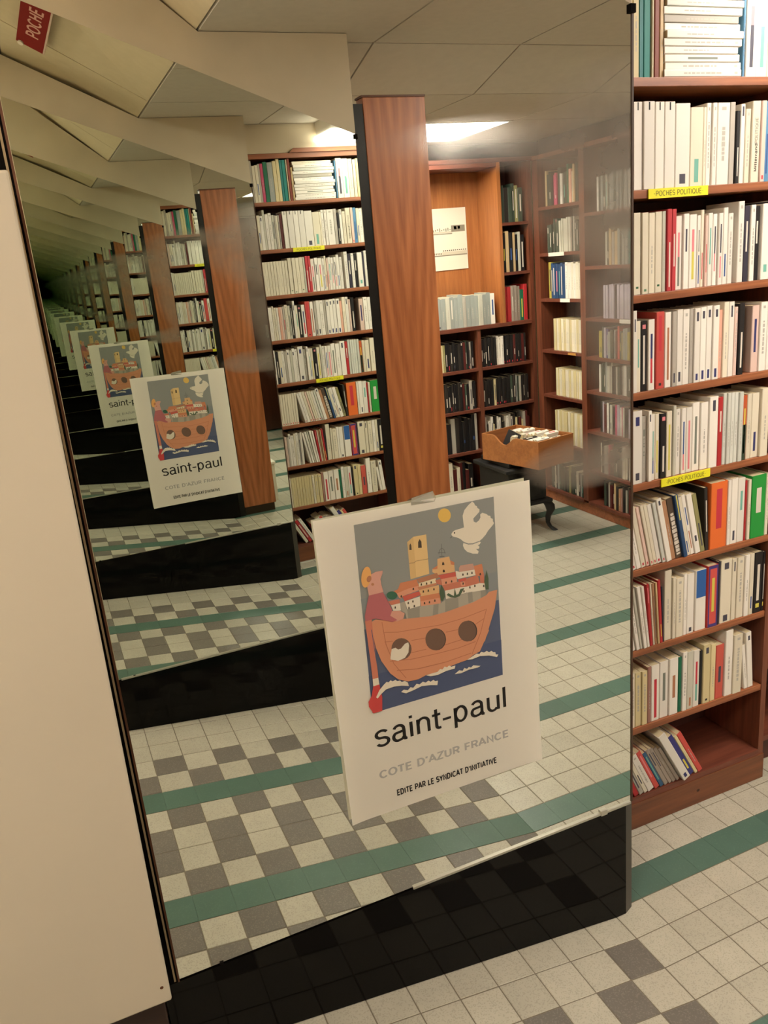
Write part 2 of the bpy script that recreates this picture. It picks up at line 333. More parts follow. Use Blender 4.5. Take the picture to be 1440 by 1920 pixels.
# ---- measured data: poster drawing, its lettering, spines of the paperback bookcase
ART=[["sky",[[0.0798,-0.0228],[0.3844,-0.0209],[0.3815,-0.4284],[0.0739,-0.428]]],["haze",[[0.0771,-0.1751],[0.3828,-0.1855],[0.383,-0.2286],[0.0769,-0.2236]]],["sea",[[0.0766,-0.2408],[0.3826,-0.2503],[0.3815,-0.4284],[0.0739,-0.428]]],["sea2",[[0.0746,-0.3443],[0.3827,-0.3438],[0.3815,-0.4284],[0.0739,-0.428]]],["sun",[[0.2852,-0.0422],[0.2842,-0.0465],[0.2819,-0.0502],[0.2785,-0.0528],[0.2744,-0.0541],[0.27,-0.0539],[0.2657,-0.0524],[0.262,-0.0495],[0.2592,-0.0457],[0.2575,-0.0413],[0.2572,-0.0367],[0.2583,-0.0324],[0.2606,-0.0288],[0.2639,-0.0262],[0.268,-0.0249],[0.2724,-0.025],[0.2766,-0.0265],[0.2804,-0.0293],[0.2832,-0.0331],[0.2849,-0.0375]]],["white",[[0.2834,-0.0814],[0.2876,-0.0768],[0.2941,-0.0748],[0.3043,-0.0743],[0.3126,-0.0731],[0.3118,-0.0599],[0.3114,-0.048],[0.316,-0.0371],[0.3256,-0.0283],[0.335,-0.0223],[0.3391,-0.0262],[0.3408,-0.0312],[0.3452,-0.0344],[0.3455,-0.0375],[0.3504,-0.0418],[0.3495,-0.0471],[0.3446,-0.0509],[0.335,-0.0585],[0.3353,-0.065],[0.3408,-0.0685],[0.3475,-0.0651],[0.3513,-0.0593],[0.3512,-0.0529],[0.3564,-0.0501],[0.3614,-0.0529],[0.3665,-0.0551],[0.3689,-0.0587],[0.374,-0.0602],[0.375,-0.0652],[0.3796,-0.068],[0.3793,-0.0728],[0.3817,-0.0774],[0.3794,-0.0805],[0.3737,-0.0855],[0.3668,-0.0913],[0.361,-0.0986],[0.3527,-0.1054],[0.3464,-0.109],[0.33,-0.1111],[0.3197,-0.1094],[0.3098,-0.1037],[0.3027,-0.0962],[0.2941,-0.0908],[0.286,-0.0874],[0.2837,-0.0839]]],["white",[[0.3086,-0.1061],[0.3196,-0.1118],[0.3298,-0.1135],[0.3462,-0.1109],[0.3487,-0.1131],[0.3453,-0.1168],[0.3413,-0.1176],[0.345,-0.1221],[0.3426,-0.126],[0.3364,-0.1251],[0.3422,-0.1313],[0.3401,-0.1362],[0.3284,-0.1336],[0.3159,-0.1268],[0.3099,-0.1194],[0.3074,-0.1116]]],["dark",[[0.2918,-0.0808],[0.2917,-0.0814],[0.2915,-0.0818],[0.2911,-0.0822],[0.2907,-0.0824],[0.2902,-0.0824],[0.2897,-0.0822],[0.2893,-0.0818],[0.289,-0.0813],[0.2889,-0.0808],[0.2888,-0.0802],[0.289,-0.0796],[0.2892,-0.0791],[0.2896,-0.0788],[0.29,-0.0786],[0.2905,-0.0786],[0.2909,-0.0788],[0.2913,-0.0792],[0.2916,-0.0796],[0.2918,-0.0802]]],["dark",[[0.285,-0.0865],[0.2817,-0.0899],[0.2797,-0.09],[0.2835,-0.0869]]],["tower",[[0.186,-0.0788],[0.2001,-0.0705],[0.2281,-0.0712],[0.2274,-0.1555],[0.1858,-0.1579]]],["towers",[[0.186,-0.0788],[0.2001,-0.0705],[0.1984,-0.1572],[0.1858,-0.1579]]],["win",[[0.1892,-0.0958],[0.1901,-0.0866],[0.1924,-0.0829],[0.1941,-0.0875],[0.194,-0.0968]]],["win",[[0.2082,-0.0957],[0.2093,-0.0837],[0.213,-0.0779],[0.2164,-0.0842],[0.2162,-0.0969]]],["brown",[[0.1862,-0.1245],[0.1979,-0.1254],[0.1978,-0.1242],[0.1861,-0.1233]]],["brown",[[0.1976,-0.1255],[0.2009,-0.1225],[0.2,-0.1215],[0.1968,-0.1245]]],["brown",[[0.1998,-0.1228],[0.2289,-0.1239],[0.2288,-0.1227],[0.1997,-0.1217]]],["dgrey",[[0.2594,-0.0975],[0.2581,-0.1254],[0.2591,-0.1256],[0.2604,-0.0977]]],["dgrey",[[0.2505,-0.1156],[0.2671,-0.1192],[0.2672,-0.118],[0.2506,-0.1144]]],["dgrey",[[0.2526,-0.1183],[0.2552,-0.1098],[0.2542,-0.1094],[0.2516,-0.1179]]],["dgrey",[[0.2547,-0.1105],[0.2602,-0.107],[0.2596,-0.1061],[0.2541,-0.1097]]],["dgrey",[[0.2591,-0.1068],[0.2645,-0.1121],[0.2651,-0.1115],[0.2598,-0.1061]]],["dgrey",[[0.264,-0.1113],[0.2652,-0.1198],[0.2662,-0.1198],[0.265,-0.1113]]],["dgrey",[[0.2528,-0.1249],[0.2641,-0.1263],[0.2641,-0.1244],[0.2528,-0.123]]],["peach",[[0.2352,-0.1464],[0.2469,-0.1418],[0.2481,-0.1277],[0.2746,-0.1282],[0.2763,-0.1399],[0.2846,-0.1479],[0.2847,-0.1638],[0.2465,-0.1623],[0.2346,-0.1535]]],["roof1",[[0.276,-0.1367],[0.285,-0.1431],[0.2845,-0.1491],[0.2768,-0.1461]]],["roof1",[[0.2352,-0.1464],[0.2469,-0.1418],[0.2463,-0.1489],[0.2376,-0.1482]]],["win",[[0.2572,-0.1429],[0.2581,-0.1383],[0.2603,-0.1364],[0.2618,-0.1398],[0.2614,-0.1439]]],["win",[[0.2575,-0.1583],[0.258,-0.1545],[0.2602,-0.1533],[0.2622,-0.1562],[0.262,-0.1588]]],["roof1",[[0.1629,-0.1604],[0.1981,-0.161],[0.2027,-0.1756],[0.1809,-0.1762],[0.1531,-0.181],[0.1469,-0.1748],[0.1568,-0.1724]]],["pink",[[0.1809,-0.1762],[0.2027,-0.1756],[0.2028,-0.1853],[0.1649,-0.1897],[0.1625,-0.194],[0.1578,-0.1922],[0.1531,-0.181]]],["brown2",[[0.1981,-0.1606],[0.2444,-0.1572],[0.2491,-0.1686],[0.2032,-0.1699]]],["cream",[[0.2022,-0.1706],[0.2404,-0.168],[0.2409,-0.1788],[0.2024,-0.1784]]],["roof2",[[0.239,-0.1725],[0.2513,-0.1715],[0.2541,-0.1868],[0.2424,-0.1811]]],["roof3",[[0.1994,-0.1787],[0.2025,-0.1779],[0.241,-0.1784],[0.2422,-0.183],[0.2018,-0.1855]]],["peach",[[0.2018,-0.1851],[0.2462,-0.184],[0.2463,-0.2017],[0.2045,-0.1998]]],["roof2",[[0.1325,-0.1933],[0.158,-0.1942],[0.1583,-0.2032],[0.1383,-0.2029]]],["white",[[0.1383,-0.2029],[0.1583,-0.2032],[0.1587,-0.2193],[0.1421,-0.2166]]],["grey1",[[0.1587,-0.2027],[0.1686,-0.2023],[0.1711,-0.2209],[0.1591,-0.219]]],["white",[[0.1686,-0.2019],[0.203,-0.199],[0.2011,-0.2197],[0.1728,-0.2205]]],["red",[[0.1643,-0.19],[0.2016,-0.1874],[0.2052,-0.1961],[0.1686,-0.2019]]],["roof1",[[0.2021,-0.1992],[0.2451,-0.2014],[0.2483,-0.2125],[0.2025,-0.2103]]],["pink",[[0.2026,-0.2099],[0.2483,-0.2125],[0.2472,-0.2253],[0.2026,-0.2209]]],["pink",[[0.2523,-0.1717],[0.288,-0.1737],[0.2873,-0.1882],[0.254,-0.1874]]],["red",[[0.2463,-0.1629],[0.2863,-0.1643],[0.2863,-0.1741],[0.2522,-0.1727]]],["roof2",[[0.2537,-0.1867],[0.2964,-0.1869],[0.3099,-0.2021],[0.2591,-0.2008]]],["white",[[0.2864,-0.162],[0.2938,-0.1656],[0.3306,-0.1681],[0.3318,-0.1819],[0.2896,-0.1808],[0.2868,-0.1758]]],["pink2",[[0.2944,-0.1579],[0.2979,-0.1528],[0.3269,-0.155],[0.3306,-0.1691],[0.2937,-0.1666]]],["roof1",[[0.3286,-0.1607],[0.3477,-0.1601],[0.3501,-0.1815],[0.3396,-0.1861],[0.331,-0.1811]]],["roof2",[[0.2996,-0.1857],[0.3356,-0.1822],[0.3401,-0.2026],[0.3088,-0.2032],[0.3041,-0.1957]]],["red",[[0.289,-0.1823],[0.3093,-0.182],[0.3077,-0.1886],[0.2931,-0.1882]]],["pink",[[0.2947,-0.1895],[0.3045,-0.1898],[0.3059,-0.1991],[0.2966,-0.1983]]],["roof2",[[0.3414,-0.1835],[0.3506,-0.1806],[0.3507,-0.2051],[0.3405,-0.2033]]],["white",[[0.2592,-0.1999],[0.2953,-0.2006],[0.3088,-0.2028],[0.3096,-0.2154],[0.2597,-0.2185]]],["white",[[0.3088,-0.2024],[0.3389,-0.2015],[0.3515,-0.2049],[0.3519,-0.2196],[0.3088,-0.2164]]],["win",[[0.1877,-0.1813],[0.1885,-0.1774],[0.1897,-0.1764],[0.191,-0.178],[0.191,-0.1819]]],["win",[[0.206,-0.176],[0.2068,-0.1721],[0.2081,-0.1711],[0.2093,-0.1727],[0.2094,-0.1766]]],["win",[[0.2177,-0.1768],[0.2185,-0.1729],[0.2198,-0.1719],[0.221,-0.1735],[0.2211,-0.1774]]],["win",[[0.228,-0.1767],[0.2287,-0.1728],[0.23,-0.1718],[0.2313,-0.1734],[0.2314,-0.1773]]],["win",[[0.209,-0.1923],[0.2097,-0.1884],[0.211,-0.1873],[0.2123,-0.189],[0.2123,-0.1929]]],["win",[[0.22,-0.1928],[0.2207,-0.1889],[0.222,-0.1878],[0.2233,-0.1895],[0.2233,-0.1934]]],["win",[[0.2327,-0.1927],[0.2334,-0.1888],[0.2347,-0.1877],[0.236,-0.1894],[0.2361,-0.1933]]],["win",[[0.1603,-0.1911],[0.161,-0.1872],[0.1623,-0.1862],[0.1635,-0.1878],[0.1635,-0.1917]]],["win",[[0.1738,-0.209],[0.1746,-0.2051],[0.1759,-0.2041],[0.1771,-0.2057],[0.1771,-0.2096]]],["win",[[0.1842,-0.2079],[0.185,-0.204],[0.1863,-0.2029],[0.1875,-0.2046],[0.1876,-0.2085]]],["win",[[0.2093,-0.2179],[0.21,-0.2139],[0.2113,-0.2129],[0.2126,-0.2145],[0.2127,-0.2185]]],["win",[[0.2203,-0.2184],[0.2211,-0.2145],[0.2224,-0.2134],[0.2237,-0.2151],[0.2237,-0.2191]]],["win",[[0.2325,-0.2179],[0.2333,-0.2139],[0.2346,-0.2129],[0.2359,-0.2146],[0.236,-0.2186]]],["win",[[0.145,-0.2117],[0.1457,-0.2078],[0.147,-0.2068],[0.1482,-0.2084],[0.1482,-0.2123]]],["win",[[0.2608,-0.1847],[0.2615,-0.1807],[0.2629,-0.1797],[0.2642,-0.1813],[0.2642,-0.1853]]],["win",[[0.2735,-0.1847],[0.2743,-0.1808],[0.2756,-0.1797],[0.2769,-0.1814],[0.277,-0.1854]]],["win",[[0.2993,-0.1956],[0.3,-0.1916],[0.3013,-0.1905],[0.3027,-0.1922],[0.3028,-0.1962]]],["win",[[0.3003,-0.176],[0.301,-0.172],[0.3023,-0.1709],[0.3037,-0.1726],[0.3038,-0.1766]]],["win",[[0.3107,-0.1764],[0.3114,-0.1724],[0.3128,-0.1713],[0.3141,-0.173],[0.3142,-0.177]]],["win",[[0.3212,-0.1768],[0.3219,-0.1728],[0.3232,-0.1718],[0.3246,-0.1735],[0.3247,-0.1775]]],["win",[[0.3401,-0.1838],[0.3408,-0.1798],[0.3422,-0.1787],[0.3436,-0.1804],[0.3437,-0.1844]]],["win",[[0.3141,-0.2077],[0.3148,-0.2037],[0.3162,-0.2026],[0.3175,-0.2043],[0.3177,-0.2083]]],["win",[[0.3258,-0.2071],[0.3265,-0.203],[0.3279,-0.2019],[0.3292,-0.2037],[0.3294,-0.2077]]],["win",[[0.3464,-0.212],[0.347,-0.2079],[0.3484,-0.2068],[0.3498,-0.2085],[0.35,-0.2126]]],["win",[[0.2997,-0.2128],[0.3004,-0.2088],[0.3017,-0.2077],[0.3031,-0.2094],[0.3032,-0.2135]]],["win",[[0.1742,-0.2199],[0.175,-0.2159],[0.1763,-0.2149],[0.1775,-0.2166],[0.1775,-0.2205]]],["win",[[0.1862,-0.2186],[0.187,-0.2146],[0.1883,-0.2136],[0.1895,-0.2153],[0.1896,-0.2192]]],["win",[[0.2575,-0.1429],[0.2582,-0.1389],[0.2602,-0.137],[0.262,-0.1397],[0.2621,-0.1436]]],["win",[[0.2574,-0.1588],[0.2582,-0.1547],[0.2601,-0.1529],[0.2619,-0.1556],[0.262,-0.1595]]],["grey1",[[0.1572,-0.2185],[0.1728,-0.2199],[0.2026,-0.2205],[0.2469,-0.225],[0.2597,-0.2183],[0.3089,-0.2159],[0.3544,-0.2202],[0.3537,-0.2379],[0.3209,-0.2404],[0.2574,-0.2473],[0.2002,-0.248],[0.1689,-0.2439],[0.1663,-0.2261]]],["grey2",[[0.1718,-0.2202],[0.1996,-0.2209],[0.1973,-0.2459],[0.1724,-0.2448]]],["grey2",[[0.2306,-0.224],[0.2424,-0.2245],[0.2388,-0.248],[0.2265,-0.2484]]],["grey2",[[0.2576,-0.2187],[0.2875,-0.2213],[0.2865,-0.248],[0.2553,-0.2478]]],["grey2",[[0.3099,-0.2159],[0.3205,-0.2164],[0.321,-0.239],[0.3103,-0.2404]]],["grey2",[[0.3406,-0.2185],[0.3544,-0.2202],[0.3537,-0.2379],[0.3391,-0.2394]]],["green",[[0.2513,-0.1842],[0.2559,-0.1942],[0.2577,-0.2124],[0.2523,-0.2206],[0.2474,-0.2182],[0.2465,-0.1998]]],["green",[[0.3573,-0.1758],[0.3603,-0.1949],[0.3596,-0.2206],[0.3524,-0.2183],[0.3501,-0.2006]]],["green2",[[0.1536,-0.185],[0.1528,-0.1875],[0.151,-0.1895],[0.1483,-0.1907],[0.145,-0.1912],[0.1414,-0.1907],[0.138,-0.1894],[0.1349,-0.1875],[0.1326,-0.185],[0.1313,-0.1823],[0.131,-0.1795],[0.1318,-0.1771],[0.1337,-0.1751],[0.1363,-0.1739],[0.1396,-0.1734],[0.1431,-0.1738],[0.1466,-0.1751],[0.1496,-0.1771],[0.152,-0.1795],[0.1533,-0.1823]]],["green",[[0.2617,-0.2094],[0.2658,-0.2064],[0.2726,-0.2121],[0.2781,-0.2158],[0.281,-0.1982],[0.2838,-0.2148],[0.2887,-0.214],[0.2936,-0.2042],[0.3035,-0.2039],[0.2908,-0.2195],[0.2803,-0.2207],[0.2692,-0.2162]]],["boat",[[0.1454,-0.2384],[0.2002,-0.2476],[0.2574,-0.2467],[0.3209,-0.2404],[0.3536,-0.2318],[0.3594,-0.226],[0.3796,-0.2258],[0.371,-0.2668],[0.3424,-0.3366],[0.1145,-0.2744],[0.1186,-0.2343]]],["boat",[[0.1451,-0.2363],[0.346,-0.2657],[0.3537,-0.3144],[0.3291,-0.3565],[0.3124,-0.3611],[0.2984,-0.3682],[0.2741,-0.3699],[0.226,-0.3762],[0.1999,-0.3764],[0.1815,-0.3808],[0.1587,-0.3792],[0.1371,-0.3681],[0.1214,-0.3501],[0.1051,-0.3176],[0.0964,-0.2853],[0.0929,-0.25],[0.0929,-0.2281],[0.1028,-0.2246],[0.1167,-0.2299]]],["plank",[[0.1169,-0.2576],[0.1478,-0.2649],[0.1479,-0.2634],[0.1171,-0.2562]]],["plank",[[0.1469,-0.2647],[0.1799,-0.2676],[0.1798,-0.2661],[0.1468,-0.2632]]],["plank",[[0.1789,-0.2675],[0.243,-0.273],[0.2429,-0.2715],[0.1788,-0.266]]],["plank",[[0.2421,-0.273],[0.2955,-0.2713],[0.2952,-0.2698],[0.2418,-0.2714]]],["plank",[[0.2946,-0.2714],[0.3496,-0.2646],[0.3491,-0.263],[0.2941,-0.2698]]],["plank",[[0.1161,-0.2786],[0.1339,-0.2814],[0.1338,-0.2799],[0.116,-0.2772]]],["plank",[[0.1748,-0.2907],[0.2079,-0.2935],[0.2077,-0.292],[0.1746,-0.2892]]],["plank",[[0.2534,-0.2925],[0.2819,-0.2939],[0.2817,-0.2924],[0.2532,-0.2909]]],["plank",[[0.324,-0.2919],[0.3443,-0.2842],[0.3435,-0.2827],[0.3232,-0.2904]]],["plank",[[0.1718,-0.3177],[0.2057,-0.3188],[0.2055,-0.3172],[0.1716,-0.3162]]],["plank",[[0.2486,-0.3207],[0.2814,-0.319],[0.281,-0.3174],[0.2482,-0.3191]]],["plank",[[0.2803,-0.319],[0.3244,-0.3171],[0.324,-0.3155],[0.28,-0.3175]]],["plank",[[0.1237,-0.3237],[0.1688,-0.332],[0.1688,-0.3304],[0.1237,-0.3222]]],["plank",[[0.1679,-0.3319],[0.2249,-0.335],[0.2247,-0.3334],[0.1677,-0.3303]]],["plank",[[0.2239,-0.3349],[0.2774,-0.3361],[0.2771,-0.3345],[0.2237,-0.3334]]],["plank",[[0.2764,-0.3362],[0.3207,-0.3318],[0.3202,-0.3302],[0.276,-0.3346]]],["plank",[[0.1361,-0.3481],[0.1842,-0.3577],[0.1842,-0.3562],[0.1361,-0.3466]]],["plank",[[0.1833,-0.3576],[0.249,-0.36],[0.2487,-0.3584],[0.1831,-0.356]]],["plank",[[0.2481,-0.36],[0.3082,-0.3557],[0.3077,-0.3541],[0.2477,-0.3584]]],["plank",[[0.1143,-0.2333],[0.1181,-0.2845],[0.1196,-0.2846],[0.1157,-0.2334]]],["plank",[[0.118,-0.2836],[0.1303,-0.3306],[0.1317,-0.3305],[0.1194,-0.2835]]],["plank",[[0.13,-0.3299],[0.1542,-0.3705],[0.1554,-0.3698],[0.1312,-0.3293]]],["plank",[[0.3505,-0.2623],[0.3324,-0.3143],[0.3339,-0.3151],[0.352,-0.263]]],["plank",[[0.3328,-0.3133],[0.309,-0.3576],[0.3104,-0.3586],[0.3342,-0.3143]]],["hole",[[0.1729,-0.3086],[0.1712,-0.3156],[0.1674,-0.3215],[0.162,-0.3254],[0.1556,-0.327],[0.1487,-0.3263],[0.142,-0.3232],[0.1363,-0.3181],[0.1321,-0.3115],[0.1296,-0.304],[0.1293,-0.2964],[0.1311,-0.2894],[0.1348,-0.2837],[0.1401,-0.2798],[0.1465,-0.2781],[0.1533,-0.2788],[0.1599,-0.2818],[0.1657,-0.2868],[0.17,-0.2934],[0.1725,-0.3009]]],["holer",[[0.252,-0.3078],[0.2503,-0.3152],[0.2466,-0.3212],[0.2413,-0.3253],[0.2349,-0.3271],[0.2281,-0.3265],[0.2214,-0.3234],[0.2157,-0.3182],[0.2114,-0.3115],[0.2089,-0.3038],[0.2086,-0.2961],[0.2103,-0.2888],[0.2139,-0.2829],[0.2191,-0.2788],[0.2254,-0.277],[0.2322,-0.2776],[0.2388,-0.2805],[0.2446,-0.2856],[0.249,-0.2923],[0.2515,-0.3]]],["hole",[[0.2499,-0.3073],[0.2482,-0.3146],[0.2445,-0.3206],[0.2391,-0.3247],[0.2325,-0.3265],[0.2255,-0.3257],[0.2188,-0.3226],[0.2129,-0.3174],[0.2085,-0.3107],[0.206,-0.303],[0.2056,-0.2952],[0.2073,-0.288],[0.211,-0.2821],[0.2163,-0.2781],[0.2228,-0.2763],[0.2297,-0.2769],[0.2364,-0.2799],[0.2423,-0.285],[0.2468,-0.2917],[0.2495,-0.2994]]],["holer",[[0.3259,-0.3078],[0.3243,-0.3149],[0.3208,-0.3207],[0.3158,-0.3247],[0.3096,-0.3265],[0.303,-0.3259],[0.2966,-0.323],[0.291,-0.318],[0.2868,-0.3115],[0.2844,-0.3042],[0.2839,-0.2966],[0.2854,-0.2897],[0.2889,-0.2839],[0.2939,-0.28],[0.2999,-0.2782],[0.3065,-0.2787],[0.3128,-0.2815],[0.3185,-0.2864],[0.3228,-0.2928],[0.3253,-0.3002]]],["hole",[[0.3232,-0.3076],[0.3216,-0.3147],[0.3182,-0.3205],[0.3131,-0.3245],[0.307,-0.3263],[0.3004,-0.3257],[0.294,-0.3227],[0.2884,-0.3178],[0.2842,-0.3113],[0.2817,-0.304],[0.2813,-0.2965],[0.2828,-0.2895],[0.2863,-0.2838],[0.2912,-0.2798],[0.2973,-0.278],[0.3038,-0.2785],[0.3102,-0.2813],[0.3158,-0.2862],[0.3201,-0.2926],[0.3226,-0.3]]],["white",[[0.1246,-0.3187],[0.1264,-0.3086],[0.1298,-0.297],[0.138,-0.2963],[0.1436,-0.3019],[0.1499,-0.3014],[0.1594,-0.2932],[0.167,-0.2918],[0.1683,-0.2989],[0.1653,-0.3145],[0.1564,-0.3242],[0.1411,-0.3269],[0.1281,-0.3207]]],["pink3",[[0.1332,-0.2141],[0.1556,-0.2188],[0.1658,-0.227],[0.161,-0.2386],[0.1461,-0.2403],[0.1338,-0.2261]]],["leg",[[0.0798,-0.2218],[0.094,-0.2224],[0.0938,-0.2527],[0.0946,-0.3021],[0.0946,-0.3529],[0.082,-0.3516],[0.0813,-0.291],[0.0806,-0.254]]],["sea",[[0.0909,-0.2442],[0.0918,-0.2772],[0.0932,-0.2774],[0.0923,-0.2443]]],["sea",[[0.0917,-0.2762],[0.0932,-0.3048],[0.0946,-0.305],[0.0931,-0.2764]]],["sea",[[0.0931,-0.3039],[0.0953,-0.3355],[0.0967,-0.3357],[0.0945,-0.304]]],["shirt",[[0.094,-0.1702],[0.1241,-0.1713],[0.1312,-0.1892],[0.1397,-0.213],[0.134,-0.2243],[0.1483,-0.2371],[0.1371,-0.2388],[0.1026,-0.2226],[0.0811,-0.2233],[0.0805,-0.2124],[0.0887,-0.1858]]],["skin",[[0.0939,-0.1711],[0.0923,-0.153],[0.0935,-0.1375],[0.102,-0.1289],[0.1129,-0.1253],[0.1279,-0.1258],[0.1273,-0.1313],[0.1214,-0.1422],[0.1222,-0.1548],[0.125,-0.1706]]],["hat",[[0.1023,-0.1351],[0.1003,-0.1414],[0.0975,-0.1468],[0.0942,-0.1507],[0.0908,-0.1527],[0.0876,-0.1526],[0.0848,-0.1505],[0.0828,-0.1465],[0.0818,-0.1411],[0.0818,-0.1348],[0.0829,-0.1282],[0.0849,-0.1219],[0.0876,-0.1166],[0.0909,-0.1128],[0.0943,-0.1108],[0.0975,-0.1108],[0.1002,-0.1129],[0.1022,-0.1168],[0.1033,-0.1222],[0.1033,-0.1285]]],["hair",[[0.1024,-0.1392],[0.1013,-0.141],[0.0999,-0.1423],[0.0983,-0.1431],[0.0967,-0.1433],[0.0952,-0.1428],[0.094,-0.1417],[0.0931,-0.1402],[0.0928,-0.1383],[0.0929,-0.1363],[0.0935,-0.1343],[0.0946,-0.1325],[0.096,-0.1312],[0.0976,-0.1304],[0.0992,-0.1302],[0.1007,-0.1307],[0.1019,-0.1318],[0.1028,-0.1333],[0.1031,-0.1352],[0.103,-0.1372]]],["hair",[[0.1072,-0.1504],[0.107,-0.1512],[0.1065,-0.1519],[0.1057,-0.1523],[0.1048,-0.1525],[0.1038,-0.1524],[0.1029,-0.152],[0.1021,-0.1514],[0.1014,-0.1507],[0.1011,-0.1498],[0.101,-0.1489],[0.1013,-0.1481],[0.1018,-0.1474],[0.1025,-0.147],[0.1034,-0.1468],[0.1044,-0.1469],[0.1054,-0.1472],[0.1062,-0.1478],[0.1068,-0.1486],[0.1072,-0.1495]]],["white",[[0.082,-0.3516],[0.0942,-0.3517],[0.095,-0.3672],[0.0815,-0.3677]]],["red2",[[0.0815,-0.3677],[0.095,-0.3672],[0.0981,-0.3969],[0.0948,-0.4282],[0.075,-0.4279],[0.0671,-0.4104],[0.0676,-0.399],[0.0756,-0.3886]]],["white",[[0.0848,-0.394],[0.0936,-0.3801],[0.1045,-0.3706],[0.1111,-0.3662],[0.1159,-0.3684],[0.1199,-0.365],[0.1245,-0.3689],[0.1309,-0.367],[0.1347,-0.3715],[0.1405,-0.3712],[0.1439,-0.3758],[0.1514,-0.3757],[0.1573,-0.3808],[0.159,-0.3897],[0.1431,-0.3841],[0.1258,-0.3814],[0.1082,-0.3825],[0.095,-0.3908],[0.0881,-0.3976]]],["white",[[0.1404,-0.3983],[0.1471,-0.3944],[0.1556,-0.3985],[0.1625,-0.3933],[0.1685,-0.3965],[0.1769,-0.3893],[0.183,-0.393],[0.1911,-0.3889],[0.1972,-0.3928],[0.2039,-0.3901],[0.2088,-0.3942],[0.2155,-0.3915],[0.2191,-0.396],[0.2256,-0.3966],[0.2234,-0.4065],[0.2081,-0.4019],[0.1876,-0.3983],[0.1667,-0.4024],[0.1512,-0.4042]]],["white",[[0.1999,-0.3766],[0.2156,-0.3758],[0.226,-0.3762],[0.2329,-0.3712],[0.2379,-0.3739],[0.2437,-0.3683],[0.2487,-0.3718],[0.2542,-0.3689],[0.2591,-0.3733],[0.2685,-0.3731],[0.2666,-0.3797],[0.2467,-0.3797],[0.2254,-0.3834],[0.2099,-0.3814]]],["white",[[0.297,-0.3678],[0.3123,-0.3623],[0.3207,-0.3594],[0.3273,-0.3621],[0.3317,-0.358],[0.3383,-0.3617],[0.3453,-0.3597],[0.3505,-0.3643],[0.3562,-0.3627],[0.3614,-0.3674],[0.3655,-0.368],[0.3666,-0.3742],[0.3726,-0.3759],[0.3689,-0.381],[0.35,-0.3722],[0.3283,-0.3674],[0.3091,-0.3696]]],["white",[[0.2656,-0.3926],[0.2768,-0.3866],[0.2846,-0.3902],[0.289,-0.3848],[0.2955,-0.3886],[0.2998,-0.3853],[0.305,-0.3882],[0.3108,-0.3845],[0.3281,-0.3908],[0.3211,-0.3928],[0.2994,-0.3918],[0.2802,-0.3948]]]]
TEXTS=[["saint-paul",[0.0724,-0.509],[0.3856,-0.5085],0.0497,"ink",0.0],["COTE D'AZUR FRANCE",[0.073,-0.5843],[0.3862,-0.5844],0.0178,"lgrey",0.032],["EDITE PAR LE SYNDICAT D'INITIATIVE",[0.1082,-0.6382],[0.3526,-0.6406],0.014,"ink",0.045]]
